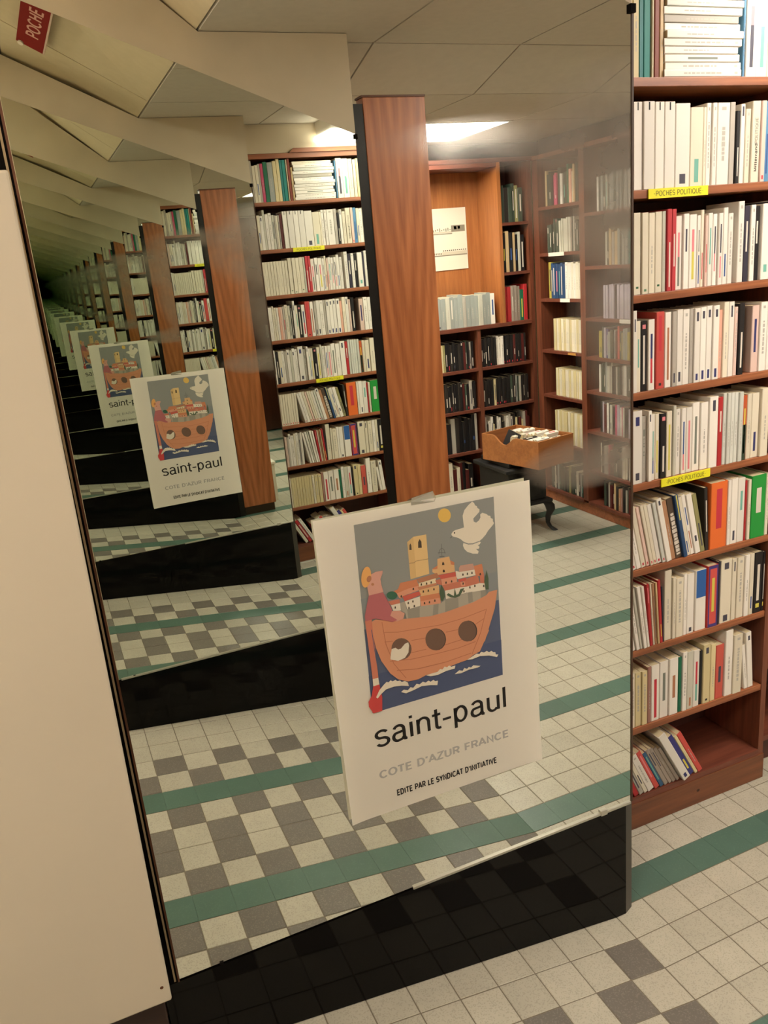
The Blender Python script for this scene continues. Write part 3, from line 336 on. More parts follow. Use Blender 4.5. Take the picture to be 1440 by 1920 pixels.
SHELF_BOOKS={1:[[1.3685,1.3863,2.233,"Y"],[1.3871,1.3998,2.228,"TG"],[1.4007,1.4201,2.228,"TG2"],[1.4209,1.428,2.229,"O"],[1.4298,1.444,2.235,"RB"],[1.4458,1.4574,2.19,"TN"],[1.6951,1.7355,2.216,"W|p.60-.75,k.10-.60"],[1.7384,1.7734,2.217,"W|t.10-.55"]],2:[[1.3692,1.3948,1.973,"W|q"],[1.3957,1.4288,1.973,"W|q"],[1.4302,1.4577,1.972,"W|q"],[1.4591,1.4912,1.972,"W|q"],[1.4926,1.5374,1.968,"W|k.04-.16"],[1.5388,1.5791,1.959,"C|t.05-.35"],[1.5801,1.5893,1.959,"C"],[1.5902,1.6053,1.968,"W|c"],[1.6063,1.6214,1.968,"W|c"],[1.6229,1.662,1.968,"W|c"],[1.6635,1.6809,1.969,"G|c"],[1.6819,1.6945,1.949,"K|w.1-.5"],[1.6955,1.7107,1.964,"W|k.85-.97"],[1.7132,1.7305,1.953,"C|c"],[1.732,1.7592,1.97,"C|M"],[1.7603,1.7758,1.97,"P|r.03-.08"],[1.7768,1.795,1.969,"B|b.1-.6"]],3:[[1.3692,1.391,1.733,"C|gd"],[1.392,1.4121,1.732,"C|g.03-.06"],[1.4131,1.4324,1.73,"C"],[1.4334,1.4548,1.732,"C|gd"],[1.4558,1.4678,1.732,"LG"],[1.4692,1.4841,1.736,"R|w.05-.6"],[1.4851,1.4992,1.735,"R|w.3-.7"],[1.5006,1.5207,1.718,"W|p.45-.78,e.05-.45"],[1.5226,1.5408,1.722,"W|k.5-.8"],[1.5423,1.5661,1.719,"W|p.5-.8,y.12-.5"],[1.5681,1.5801,1.716,"W|e.5-.8,b.05-.45"],[1.5811,1.5917,1.728,"C|r.1-.45"],[1.5927,1.6018,1.714,"P|r.2-.6"],[1.6028,1.6175,1.719,"W|t.3-.8"],[1.619,1.6338,1.716,"W|k.45-.83,p.2-.45"],[1.6353,1.6502,1.717,"W|k.45-.85,p.1-.4"],[1.6512,1.6672,1.729,"W|b.1-.4"],[1.6687,1.6859,1.715,"W|c"],[1.6984,1.7189,1.741,"W|c"],[1.7199,1.7379,1.729,"N|w.4-.8"],[1.739,1.756,1.73,"W|c"],[1.7571,1.7748,1.727,"K|w.5-.8"],[1.7764,1.8056,1.731,"W|t.1-.2"]],4:[[1.3666,1.3796,1.506,"W|k.75-.9"],[1.3803,1.3951,1.48,"C|t.35-.75"],[1.3961,1.4156,1.478,"K|pd,w.1-.8"],[1.4166,1.4376,1.48,"W|n.45-.8,r.1-.45"],[1.4387,1.4655,1.496,"R2|r.5-.95,kd"],[1.4677,1.4884,1.492,"W|o.1-.8"],[1.4891,1.5038,1.492,"G|k.05-.18"],[1.5045,1.524,1.495,"W|k.05-.18"],[1.5248,1.5466,1.493,"W|c"],[1.5474,1.5606,1.493,"G|c"],[1.5613,1.5809,1.492,"W|k.83-.95,n.03-.12"],[1.5816,1.6017,1.493,"W|k.85-.95,n.03-.15"],[1.6025,1.622,1.494,"W|k.85-.95,n.03-.15"],[1.6227,1.6439,1.493,"W|k.85-.95,n.03-.15"],[1.645,1.6591,1.48,"OR"],[1.6599,1.6779,1.498,"C"],[1.6786,1.6975,1.497,"W|k.8-.95"],[1.6987,1.7111,1.482,"P|c"],[1.7127,1.7318,1.49,"K|w.1-.6"],[1.7625,1.7879,1.479,"P|n.3-.8"],[1.7891,1.814,1.485,"W|c"],[1.8152,1.8363,1.483,"W"]],5:[[1.3669,1.3982,1.256,"W|n.8-.92,k.05-.15"],[1.3993,1.4154,1.239,"G|c,e.4-.8"],[1.4161,1.4281,1.251,"W|k.85-.95"],[1.4292,1.4419,1.239,"W|t.3-.75,b.1-.35"],[1.4426,1.4568,1.238,"C|y.1-.6"],[1.4583,1.4778,1.237,"K|pd,w.1-.5"],[1.4789,1.4978,1.24,"C|y.1-.8"],[1.4989,1.5093,1.252,"LG"],[1.5112,1.5273,1.241,"W|c"],[1.5281,1.5439,1.24,"W|b.3-.8,p.05-.3"],[1.5451,1.5656,1.24,"W|p.05-.8"],[1.5671,1.5916,1.249,"W|e.1-.8"],[1.5928,1.6187,1.246,"W"],[1.6199,1.6504,1.257,"W|k.8-.95"],[1.6516,1.6681,1.252,"RD|w.5-.8"],[1.6693,1.682,1.26,"CW"],[1.6824,1.6948,1.259,"CW"],[1.6952,1.7084,1.258,"CW"],[1.7088,1.7229,1.257,"CW"],[1.7233,1.7387,1.256,"CW"],[1.7399,1.757,1.244,"OG|y.1-.8"],[1.7583,1.7751,1.245,"C"],[1.7763,1.8032,1.244,"C|n.1-.4"],[1.8049,1.8333,1.254,"C"]],6:[[1.6351,1.6943,1.016,"OR2|r.3-.9"],[1.6976,1.7095,1.014,"W"],[1.7104,1.7344,1.015,"W|k.05-.2"],[1.7352,1.7616,1.012,"W|t.5-.8"],[1.7628,1.7708,1.0,"RD"],[1.7717,1.7831,1.002,"C"],[1.7856,1.8391,1.009,"GR|w.4-.8"],[1.8404,1.8599,1.008,"C"]],7:[[1.4766,1.505,0.795,"C"],[1.5066,1.5185,0.769,"C"],[1.5197,1.5457,0.762,"C|c"],[1.5469,1.559,0.769,"W"],[1.5603,1.5855,0.766,"W|k.03-.1"],[1.592,1.6304,0.768,"W|B5"],[1.6333,1.6718,0.773,"VR"],[1.6727,1.6803,0.778,"N"],[1.682,1.7233,0.779,"C|k.85-.95,k.02-.12"],[1.7255,1.7427,0.774,"C|k.8-.95"],[1.7462,1.7723,0.773,"C|c"],[1.7732,1.7907,0.775,"W"],[1.792,1.8084,0.775,"C|b.1-.3"],[1.811,1.8418,0.774,"K|w.2-.8,yd"],[1.844,1.8665,0.77,"K|w.2-.8,yd"],[1.8679,1.8892,0.768,"W"]],8:[[1.3655,1.3792,0.509,"C|c"],[1.3807,1.4021,0.508,"Y|c"],[1.4026,1.4222,0.507,"Y|c"],[1.4237,1.4366,0.515,"BR"],[1.4377,1.4669,0.514,"W|r.05-.75"],[1.469,1.4996,0.516,"W|e.3-.8"],[1.5017,1.5338,0.518,"W|o.3-.7"],[1.536,1.5478,0.514,"GR2"],[1.5489,1.5657,0.526,"W|c"],[1.5668,1.5892,0.522,"LG|o.05-.2"],[1.5909,1.6135,0.52,"W|r.4-.8,t.1-.4"],[1.6152,1.6252,0.513,"K"],[1.6268,1.6537,0.528,"Y|k.85-.95,kd"],[1.6554,1.6746,0.522,"Y"],[1.6768,1.7065,0.512,"R3|k.3-.6"],[1.7099,1.7387,0.56,"W"],[1.7405,1.7737,0.53,"C|c"]]}
# ------------------------------------------------------------------ floor
def ramp_z(x): return max(0.0, SLOPE * (CREASE - x))
fb = MB()
fb.box(CREASE, 3.45, -3.3, 1.98, -.08, -.0012, GROUT)
fb.box(-1.6, CREASE, -3.3, -1.25, -.08, -.0012, GROUT)
XL = -1.6; zl = ramp_z(XL)
fb.hexa([(XL, -1.25, -.08), (CREASE, -1.25, -.08), (CREASE, 1.98, -.08), (XL, 1.98, -.08),
         (XL, -1.25, zl - .0012), (CREASE, -1.25, -.0012), (CREASE, 1.98, -.0012), (XL, 1.98, zl - .0012)], GROUT)
floor = fb.build('floor'); tag(floor, 'terrazzo tiled floor with green stripes and a checkered ramp', kind='structure')
ROW0, TY, TX, TXR = 1.025, .1007, .1005, .0997
def tile_kind(r, c, onramp):
    if onramp and r == 10: return T_WHITE
    if r % 5 == 0: return T_GREEN
    if not onramp: return T_WHITE
    if r in (-4, 9) : return T_WHITE
    if r in (-3, 8): return T_GREY if c == 0 else T_WHITE
    odd = r in (-2, 1, 4, 7)
    if r in (-1, 2, 6): odd = False
    elif r == 3: return T_GREY if (c % 2 == 0 and c > 0) else T_WHITE
    elif not odd: return T_WHITE
    return T_GREY if (c % 2 == 1) == odd else T_WHITE
tiles = []
for r in range(-9, 43):
    y1 = ROW0 - TY * r; y0 = y1 - TY
    if y1 > 1.98 or y0 < -3.3: continue
    for c in range(-23, 22):
        if c < 0:
            x0 = CREASE + TX * (-c - 1); x1 = x0 + TX
        else:
            x1 = CREASE - TXR * c; x0 = x1 - TXR
        if x1 > 3.42: continue
        onr = c >= 0 and y0 > -1.2
        tiles.append((x0, x1, y0, y1, tile_kind(r, c, onr) if not (c >= 0 and y1 < -.05) else (T_GREEN if r % 5 == 0 else T_WHITE), onr))
cam_p = Vector((0, 0, CAM_H))
def px_of(P):
    d = Vector(P) - cam_p; z = d.dot(f2)
    if z <= .05: return None
    return 720 + F_PX * d.dot(r3) / z, 960 - F_PX * d.dot(u3) / z, z
def score(t):
    x = (t[0] + t[1]) / 2; y = (t[2] + t[3]) / 2; z = ramp_z(x) if t[5] else 0; s = 0
    q = px_of((x, y, z))
    if q and -60 < q[0] < 1500 and -60 < q[1] < 1980 and (y < 1.42 or x > 1.17): s = 1.5 / q[2] ** 2
    q = px_of((x, 2 * M1Y - y, z))
    if q and y < 1.45 and 0 < q[0] < 1200 and 0 < q[1] < 1900 and (y > -.1 or x > 1.4):
        k = M1Y / (2 * M1Y - y); hx = x * k; hz = CAM_H + (z - CAM_H) * k
        if MX0 - .05 < hx < MX1 + .05 and hz > .30: s = max(s, 1 / q[2] ** 2)
    return s
tiles.sort(key=score, reverse=True)
tmesh = {}
def tile_mesh(m):
    if m.name in tmesh: return tmesh[m.name]
    a = TX / 2 - (.0011 if m is not T_GREEN else .0002); b = TY / 2 - .0011; e = .0014 if m is not T_GREEN else .0003; mb = MB()
    t = [(-a + e, -b + e, 0), (a - e, -b + e, 0), (a - e, b - e, 0), (-a + e, b - e, 0)]
    s = [(-a, -b, -e), (a, -b, -e), (a, b, -e), (-a, b, -e)]
    l = [(x, y, -.008) for x, y, _ in s]
    mb.poly(t, m)
    for k in range(4):
        j = (k + 1) % 4
        mb.poly([s[k], s[j], t[j], t[k]], m); mb.poly([l[k], l[j], s[j], s[k]], m)
    me = bpy.data.meshes.new('tile'); me.from_pydata(mb.v, [], mb.f); me.materials.append(m); me.update()
    tmesh[m.name] = me; return me
ANG = math.atan(SLOPE)
rest = MB()
for i, t in enumerate(tiles):
    x = (t[0] + t[1]) / 2; y = (t[2] + t[3]) / 2; z = ramp_z(x) if t[5] else 0
    if i < 300:
        o = bpy.data.objects.new('tile', tile_mesh(t[4])); col.objects.link(o); o.parent = floor
        o.location = (x, y, z + rnd.uniform(-.0003, .0003)); o.rotation_euler = (0, ANG if t[5] else 0, 0)
    else:
        g = .0011
        za, zb = (ramp_z(t[0]), ramp_z(t[1])) if t[5] else (0, 0)
        rest.hexa([(t[0] + g, t[2] + g, za - .008), (t[1] - g, t[2] + g, zb - .008), (t[1] - g, t[3] - g, zb - .008), (t[0] + g, t[3] - g, za - .008),
                   (t[0] + g, t[2] + g, za), (t[1] - g, t[2] + g, zb), (t[1] - g, t[3] - g, zb), (t[0] + g, t[3] - g, za)], t[4])
tag(rest.build('tile_field', floor), 'remaining floor tiles further off', kind='stuff')

# ------------------------------------------------------------------ ceiling
cb = MB().box(.662, 3.45, -3.3, 1.98, CEIL + .03, CEIL + .09, PLASTER)
ceiling = cb.build('ceiling'); tag(ceiling, 'ceiling of large off white boards with dark joints', kind='structure')
def slope_z(x, y):   # the underside that climbs to the left, steeper towards the opposite mirror
    s = .82 - .33 * max(-.2, min(1.6, y)) / 1.42
    return CEIL + .002 + s * (.662 - x)
def cz(y):
    if y > -.13: return CEIL
    if y > -.50: return CEIL + (y + .13) / .37 * (CEIL - CEIL2)
    return CEIL2
GAP = .0035
def ctile(x0, x1, y0, y1, fz, m=TILE_C):
    a, b, c, d = x0 + GAP, x1 - GAP, y0 + GAP, y1 - GAP
    z = [fz(a, c), fz(b, c), fz(b, d), fz(a, d)]
    P = [(a, c), (b, c), (b, d), (a, d)]
    MB().hexa([(P[i][0], P[i][1], z[i]) for i in range(4)] + [(P[i][0], P[i][1], z[i] + .014) for i in range(4)], m).build('ceiling_tile', ceiling)
ys = [-3.1, -2.45, -1.80, -1.15, -.50, -.13, .47, 1.07, 1.655]
xs = [.662, 1.30, 1.90, 2.51, 3.12, 3.42]
LAMP_CELLS = {(1.90, -1.80), (1.90, .47)}
for j in range(len(ys) - 1):
    for i in range(len(xs) - 1):
        if (xs[i], ys[j]) in LAMP_CELLS: continue
        ctile(xs[i], xs[i + 1], ys[j], ys[j + 1], lambda x, y: cz(y) if y < -.13 + 1e-6 or True else CEIL)
sy_ = [-1.0, -.26, .40, 1.06, 1.72]; sx_ = [-1.5, -.95, -.41, .127, .662]
TILE_W = mat('ceiling_board_warmlit', (214, 198, 166), .9, .2, var=.03, scale=30)  # warm light from the left tinted into the sloped boards
for j in range(len(sy_) - 1):
    for i in range(len(sx_) - 1):
        ctile(sx_[i], sx_[i + 1], sy_[j], sy_[j + 1], slope_z, TILE_W)
cv = MB()
for j in range(len(sy_) - 1):
    for i in range(len(sx_) - 1):
        a, b, c, d = sx_[i], sx_[i + 1], sy_[j], sy_[j + 1]
        cv.hexa([(x, y, slope_z(x, y) + .02) for x, y in ((a, c), (b, c), (b, d), (a, d))] + [(x, y, slope_z(x, y) + .05) for x, y in ((a, c), (b, c), (b, d), (a, d))], PLASTER)
cv.build('ceiling_backing', ceiling)
# light fittings
def light_panel(x0, x1, y0, y1, z, label, m=LAMPM):
    t = empty('ceiling_light', ((x0 + x1) / 2, (y0 + y1) / 2, z), label, 'light')
    fr = MB(); w = .018
    fr.box(x0, x1, y0, y0 + w, z - .004, z + .03, ALU); fr.box(x0, x1, y1 - w, y1, z - .004, z + .03, ALU)
    fr.box(x0, x0 + w, y0 + w, y1 - w, z - .004, z + .03, ALU); fr.box(x1 - w, x1, y0 + w, y1 - w, z - .004, z + .03, ALU)
    fr.build('frame', t)
    box('diffuser', x0 + w, x1 - w, y0 + w, y1 - w, z, z + .012, m, t)
    return t
light_panel(1.905, 2.505, -1.795, -1.155, CEIL2, 'square recessed ceiling light shining white above the wood stove corner')
# box light over the bookcase
tl = empty('box_light', (1.95, 1.53, 2.31), 'bright box light hanging right above the paperback bookcase', 'light')
box('housing', 1.605, 2.195, 1.415, 1.650, 2.335, CEIL - .001, mat('enamel_white', (220, 214, 200), .4), tl)
LAMPT = mat('tube_glow', (255, 250, 240), .5, emit=(LAMP_COL, 7.5))
box('diffuser', 1.60, 2.20, 1.41, 1.655, 2.305, 2.334, LAMPT, tl)
# unseen panels added to brighten the bookcase, the rear and the ramp
LAMPB = mat('lamp_diffuser_rear', (255, 250, 240), .5, emit=(LAMP_COL, LAMP_E * .8))
light_panel(1.905, 2.505, .475, 1.065, CEIL - .002, 'added light panel in front of the paperback bookcase, out of view')
light_panel(.60, 1.20, -1.75, -1.15, CEIL2 - .002, 'added light panel behind the opposite mirror, out of view behind the viewer')
light_panel(-1.05, -.45, -.35, .25, 2.75, 'added light panel over the upper end of the ramp, out of view')

# ------------------------------------------------------------------ walls
def wall(name, x0, x1, y0, y1, z0, z1, m, label): return tag(box(name, x0, x1, y0, y1, z0, z1, m), label, kind='structure')
wall('wall_north', -1.6, 3.45, 1.98, 2.06, -.05, 3.6, wood('wall_panelling', (70, 34, 22), (104, 54, 32), .5, 'Z'), 'dark panelled wall behind the paperback bookcase')
wall('wall_east', 3.45, 3.52, -3.3, 1.98, -.05, 2.5, WALLM, 'wall behind the side shelves')
wall('wall_south', -1.6, 3.45, -3.38, -3.3, -.05, 3.6, WALLM, 'far wall at the end of the shop')
wall('wall_west', -1.68, -1.6, -3.3, 2.06, -.05, 3.9, WALLM, 'wall left of the viewer')
fas = tag(box('trim_1', 1.155, 3.45, 1.66, 1.69, 2.262, CEIL, WALLM), 'cream fascia between the bookcase and the ceiling', kind='structure')
# dark door beyond the end of the far shelves
door = tag(box('door_1', 1.35, 2.62, -3.10, -3.06, .01, 2.21, DARKDOOR), 'dark brown polished door at the far end of the shop', kind='structure')
box('wall_over_door', 1.2, 2.7, -3.12, -3.05, 2.225, CEIL2, WALLM, door)
box('door_handle', 2.32, 2.335, -3.06, -3.02, 1.0, 1.13, ALU, door)

# ------------------------------------------------------------------ mirror pillars
def top_line(x): return 2.095 + .3815 * (1.155 - x)
def pillar(y0, y1, front, steep, nm, n):
    body = MB()
    body.box(.004 if n == 1 else .03, 1.150, y0, y1, -.02, 2.30, WALLM)
    o = body.build(nm); tag(o, 'square pillar carrying the %s mirror' % ('large' if n == 1 else 'opposite'), kind='structure')
    xl = .0
    pts = [(xl, top_line(xl)), (1.155, top_line(1.155)), (1.155, CEIL - .002), (.662, CEIL - .002), (xl, CEIL + .002 + steep * .662 - .004)]
    if front < 0:   # faces -Y
        MB().prism(pts, y0 - .006, y0 + .10, PLASTER).build('bulkhead', o)
    else:
        mb = MB(); mb.prism(pts[::-1] if False else pts, y1 - .10, y1 + .006, PLASTER); mb.build('bulkhead', o)
    return o
pillar(M1Y + .007, 1.648, -1, .49, 'wall_pillar_north', 1)
pillar(-.26, M2Y - .007, 1, .80, 'wall_pillar_south', 2)
box_low = None
# mirrors
ZB_ = .3385
mp2_ = [(.062, ZB_), (MX1, ZB_), (MX1, top_line(MX1)), (.062, top_line(.062))]
mp_ = [(MX0, ZB_), (MX1, ZB_), (MX1, top_line(MX1)), (MX0, top_line(MX0))]
GLASSEDGE = mat('glass_edge', (70, 84, 70), .15)
m1 = MB().prism(mp_, M1Y, M1Y + .006, MIRROR1, GLASSEDGE).build('wall_mirror', origin=(0, M1Y, 0))
tag(m1, 'large wall mirror with slanted top edge and smoky tarnish, carrying the poster', 'mirror')
TA, TBt = -.000785, .0000889
def m2y(x, z): return M2Y - TA * (x - .703) * 1.0
m2 = MB().prism(mp2_, lambda x, z: m2y(x, z) - .006, m2y, GLASSEDGE, MIRROR2)
m2 = m2.build('wall_mirror', origin=(0, M2Y, 0)); tag(m2, 'opposite wall mirror seen inside the large mirror, repeating poster and shelves', 'mirror')
# bottom rail, clips, edge strips of mirror 1
for q, mm, yy, sg in ((1, m1, M1Y, -1), (2, m2, M2Y, 1)):
    def b_(name, x0, x1, ya, yb, z0, z1, m):
        lo, hi = sorted((yy + sg * ya, yy + sg * yb)); return box(name, x0, x1, lo, hi, z0, z1, m, mm)
    b_('bottom_rail', .55 if q == 1 else .07, MX1 - .002, -.0, .0045, ZB_ - .004, ZB_ + .0012, ALU)
    b_('clip', 1.1475, 1.1600, -.004, .006, 2.080, 2.095, DARKGAP)
    b_('clip', 1.060, 1.078, 0, .006, ZB_ - .006, ZB_ + .007, ALU)
    b_('clip', .112, .120, 0, .003, ZB_ - .003, ZB_ + .0015, DARKGAP)
sz1 = top_line(.03)
box('edge_strip', .0262, .0298, M1Y - .003, M1Y + .006, ZB_ - .004, sz1, BROWNEDGE, m1)
box('edge_strip', .0225, .0262, M1Y - .001, M1Y + .006, ZB_ - .004, sz1, DARKGAP, m1)
box('edge_strip', .0190, .0225, M1Y - .003, M1Y + .006, ZB_ + .0, sz1, CREAMEDGE, m1)
box('edge_strip', -.04, .0190, M1Y - .0005, M1Y + .006, ZB_ - .004, 2.45, DARKGAP, m1)  # near-black strip stands in for the shaded gap beside the mirror
box('edge_strip', 1.1535, 1.158, M1Y - .002, M1Y + .20, ZB_, top_line(1.158), mat('edge_dark_wood', (72, 50, 34), .5), m1)
# black glass bases: top level, bottom follows the climbing floor
def base_panel(y0, y1, label, facet):
    xa, xb = (-.003, 1.137) if facet else (MX0 - .01, MX1)
    pts = [(xa, ramp_z(xa) + .001), (1.108, .001), (xb, .001), (xb, ZB_ - .004), (xa, ZB_ - .004)]
    o = MB().prism(pts, y0, y1, BLACKG).build('base_panel', origin=(0, y0, 0)); tag(o, label, 'panel')
    return o
bp1 = base_panel(M1Y - .002, M1Y + .0065, 'glossy black glass base panel under the large mirror, reflecting the floor', True)
cf = MB(); cf.poly([(1.137, M1Y - .002, .001), (1.1645, M1Y + .010, .001), (1.1645, M1Y + .010, ZB_ + .0), (1.137, M1Y - .002, ZB_ - .004)], mat('black_facet', (52, 47, 40), .35))
cf.poly([(1.1645, M1Y + .010, .001), (1.1645, 1.648, .001), (1.1645, 1.648, ZB_), (1.1645, M1Y + .010, ZB_)], BLACKS)
cf.build('corner_facet', bp1)
base_panel(M2Y - .0065, M2Y + .002, 'black glass base panel of the opposite mirror, seen only in reflection', False)

# black strip + sapele post right of the opposite mirror
post = empty('wooden_post', (1.31, M2Y, 0), 'tall sapele veneered post beside the opposite mirror, seen in the large mirror', 'post')
pb = MB().box(1.192, 1.426, M2Y - .06, M2Y, .062, 2.209, SAPELE).build('veneer_board', post, origin=(1.309, M2Y, 1.1), bevel=.0015)
box('top_cap', 1.188, 1.428, M2Y - .062, M2Y + .001, 2.2095, 2.216, BROWNEDGE, post)
box('kick_block', 1.200, 1.418, M2Y - .055, M2Y - .02, .001, .0615, mat('kick_brown', (64, 46, 30), .6), post)
box('black_edge_strip', 1.1545, 1.1915, M2Y - .06, M2Y - .004, .001, 2.19, BLACKS, post)

# white panel left of the mirror, cabinet under it, light box above
wp = empty('white_panel', (-.40, 1.345, .362), 'plain white board left of the mirror, its lower corner raised', 'panel')
MB().prism([(-.95, .362), (.008, .362), (.0205, 1.846), (-.95, 1.846)], 1.338, 1.352, WPANEL).build('board', wp, bevel=.004)
sc_ = MB()
for k in range(10):
    a = 2 * math.pi * k / 10; sc_.v.append((-.006 + .0035 * math.cos(a), 1.3374, .400 + .0035 * math.sin(a)))
sc_.f.append(tuple(range(10))); sc_.m.append(sc_.mi(BROWNEDGE)); sc_.build('screw', wp)
cab = empty('low_cabinet', (-.5, 1.50, ramp_z(-.45)), 'low dark reddish cabinet under the white board', 'cabinet')
zb = ramp_z(-.02)
MB().box(-.95, -.006, 1.372, 1.64, .255, .352, wood('cabinet_red_brown', (30, 14, 10), (52, 24, 17), .35, 'X')).build('body', cab, bevel=.003)
MB().box(-.95, -.03, 1.39, 1.62, .142, .254, DARKGAP).build('plinth', cab)
lb = empty('light_box', (-.2, 1.52, 1.87), 'glaring white light box above the white board at the left edge', 'light')
MB().box(-.60, .0255, 1.53, 1.57, 1.885, 2.26, mat('light_box_face', (255, 252, 245), .5, emit=((1, .86, .66, 1), 5.0))).build('glowing_face', lb)
MB().box(-.60, .0255, 1.572, 1.60, 1.885, 2.26, ALU).build('housing', lb)

# red sign board fixed just under the slanted ceiling boards
A_ = Vector((.183, 1.061, 2.635)); B_ = Vector((.272, 1.054, 2.584)); Ldir = Vector((.055, -.996, .066)).normalized(); wv = B_ - A_; wn = wv.normalized()
nrm = wv.cross(Ldir).normalized()
if nrm.z > 0: nrm = -nrm
sg = empty('hanging_sign', tuple(A_), 'red sign board with pale lettering hung under the slanted ceiling, seen top left', 'sign')
REDS = mat('sign_red', (134, 42, 36), .9, .05); L_ = Ldir * .72; up_ = -nrm * .006
mb = MB(); mb.hexa([tuple(A_), tuple(B_), tuple(B_ + L_), tuple(A_ + L_), tuple(A_ + up_), tuple(B_ + up_), tuple(B_ + L_ + up_), tuple(A_ + L_ + up_)], REDS); mb.build('board', sg)
e0 = wn * .0003; e1 = wn * .007; dn_ = nrm * .001; u2_ = up_ + nrm * -.001
mb = MB(); mb.hexa([tuple(B_ + e0 + dn_), tuple(B_ + e1 + dn_), tuple(B_ + e1 + L_ + dn_), tuple(B_ + e0 + L_ + dn_), tuple(B_ + e0 + u2_), tuple(B_ + e1 + u2_), tuple(B_ + e1 + L_ + u2_), tuple(B_ + e0 + L_ + u2_)], mat('sign_edge', (214, 186, 168), .8, .1)); mb.build('edge_strip', sg)
mb = MB(); add_text(mb, 'POCHE', tuple(A_ + wn * (.76 * wv.length) + Ldir * .125 + nrm * .0012), tuple(Ldir), tuple(-wn), .275, .46 * wv.length, mat('sign_lettering', (222, 164, 148), .9, .1), .02); mb.build('lettering', sg)
mb = MB(); c0 = A_ + wn * .018 + Ldir * .006 + nrm * .003; k = mb.mi(mat('plastic_white', (236, 222, 200), .6)); n = 12
for yy, r in ((0, .011), (.003, .012), (.009, .010)):
    mb.v += [tuple(c0 - nrm * (yy - .003) + wn * (math.cos(q * math.pi / 6) * r) + Ldir * (math.sin(q * math.pi / 6) * r * 1.6)) for q in range(n)]
for j in range(2):
    for q in range(n): mb.f.append((j * n + q, j * n + (q + 1) % n, (j + 1) * n + (q + 1) % n, (j + 1) * n + q)); mb.m.append(k)
mb.f.append(tuple(range(n))); mb.m.append(k); mb.build('fixing_tab', sg)
for t_ in (.08, .60):
    p = A_ + wv * .5 + Ldir * t_
    MB().box(p.x - .0006, p.x + .0006, p.y - .0006, p.y + .0006, p.z + .004, slope_z(p.x, p.y), ALU).build('wire', sg)

# ------------------------------------------------------------------ poster
PC = {'tl': (.417, 1.229), 'tr': (.886, 1.223), 'br': (.889, .561), 'bl': (.424, .558)}
PWd, PHt = .47, .672
def sheet(u, v, off):   # u across, v down (metres on the sheet)
    a = u / PWd; b = -v / PHt
    x = (1 - b) * ((1 - a) * PC['tl'][0] + a * PC['tr'][0]) + b * ((1 - a) * PC['bl'][0] + a * PC['br'][0])
    z = (1 - b) * ((1 - a) * PC['tl'][1] + a * PC['tr'][1]) + b * ((1 - a) * PC['bl'][1] + a * PC['br'][1])
    g = .0048 + .0060 * a + .0030 * b
    g += .004 * max(0, a - .9) / .1 * max(0, (b - .85) / .15) + .003 * max(0, .06 - a) / .06 * b
    return (x, M1Y - g - off, z)
poster = empty('poster', (.65, M1Y - .006, .56), 'white art poster of a boat carrying a village, taped to the large mirror', 'poster')
PAPER = mat('poster_paper', (243, 237, 226), .6, .3, var=.012, scale=6)
_nt = PAPER.node_tree; _tl = _nt.nodes.new('ShaderNodeBsdfTranslucent'); _tl.inputs[0].default_value = srgb((236, 226, 200))
_mx = _nt.nodes.new('ShaderNodeMixShader'); _mx.inputs[0].default_value = .30
_nt.links.new(_nt.nodes['Principled BSDF'].outputs[0], _mx.inputs[1]); _nt.links.new(_tl.outputs[0], _mx.inputs[2]); _nt.links.new(_mx.outputs[0], _nt.nodes['Material Output'].inputs[0])
NU, NV = 24, 30; mb = MB()
us = [PWd * (i / NU) for i in range(NU + 1)]; vs_ = [-PHt * (j / NV) for j in range(NV + 1)]
us = sorted(set([round(x, 5) for x in us])); 
for off in (0,):
    i0 = len(mb.v)
    for v in vs_:
        for u in us: mb.v.append(sheet(u, v, off))
    n = len(us)
    for j in range(len(vs_) - 1):
        for i in range(n - 1):
            f = (i0 + j * n + i, i0 + (j + 1) * n + i, i0 + (j + 1) * n + i + 1, i0 + j * n + i + 1)
            mb.f.append(f if off == 0 else f[::-1]); mb.m.append(mb.mi(PAPER))
sh_ = mb.build('paper_sheet', poster)
for p in sh_.data.polygons: p.use_smooth = True
INK = {'sky': (124, 128, 126), 'haze': (116, 123, 126), 'sea': (60, 72, 104), 'sea2': (48, 62, 100), 'sun': (222, 176, 74), 'white': (222, 212, 192), 'dark': (52, 44, 38), 'tower': (220, 182, 118), 'towers': (206, 166, 104),
       'win': (48, 38, 28), 'brown': (140, 110, 70), 'dgrey': (82, 82, 84), 'peach': (214, 164, 108), 'roof1': (198, 112, 72), 'roof2': (188, 100, 74), 'roof3': (188, 118, 80), 'brown2': (166, 104, 72), 'pink': (212, 138, 106), 'pink2': (188, 138, 120),
       'cream': (222, 204, 166), 'red': (192, 72, 58), 'grey1': (158, 150, 134), 'grey2': (132, 128, 116), 'green': (52, 74, 50), 'green2': (30, 82, 58), 'boat': (204, 128, 90), 'plank': (172, 96, 64), 'hole': (92, 64, 50), 'holer': (48, 32, 28),
       'pink3': (206, 142, 122), 'leg': (196, 106, 80), 'shirt': (170, 82, 88), 'skin': (208, 146, 130), 'hat': (228, 160, 82), 'hair': (176, 108, 70), 'red2': (196, 46, 46), 'ink': (30, 26, 24), 'lgrey': (178, 174, 168)}
def inkm(k): return mat('print_' + k, INK[k] if k in ('ink', 'lgrey') else tuple(v * .83 + m_ * .17 for v, m_ in zip(INK[k], (205, 196, 184))), .55, .35)
mb = MB(); lay = .00025
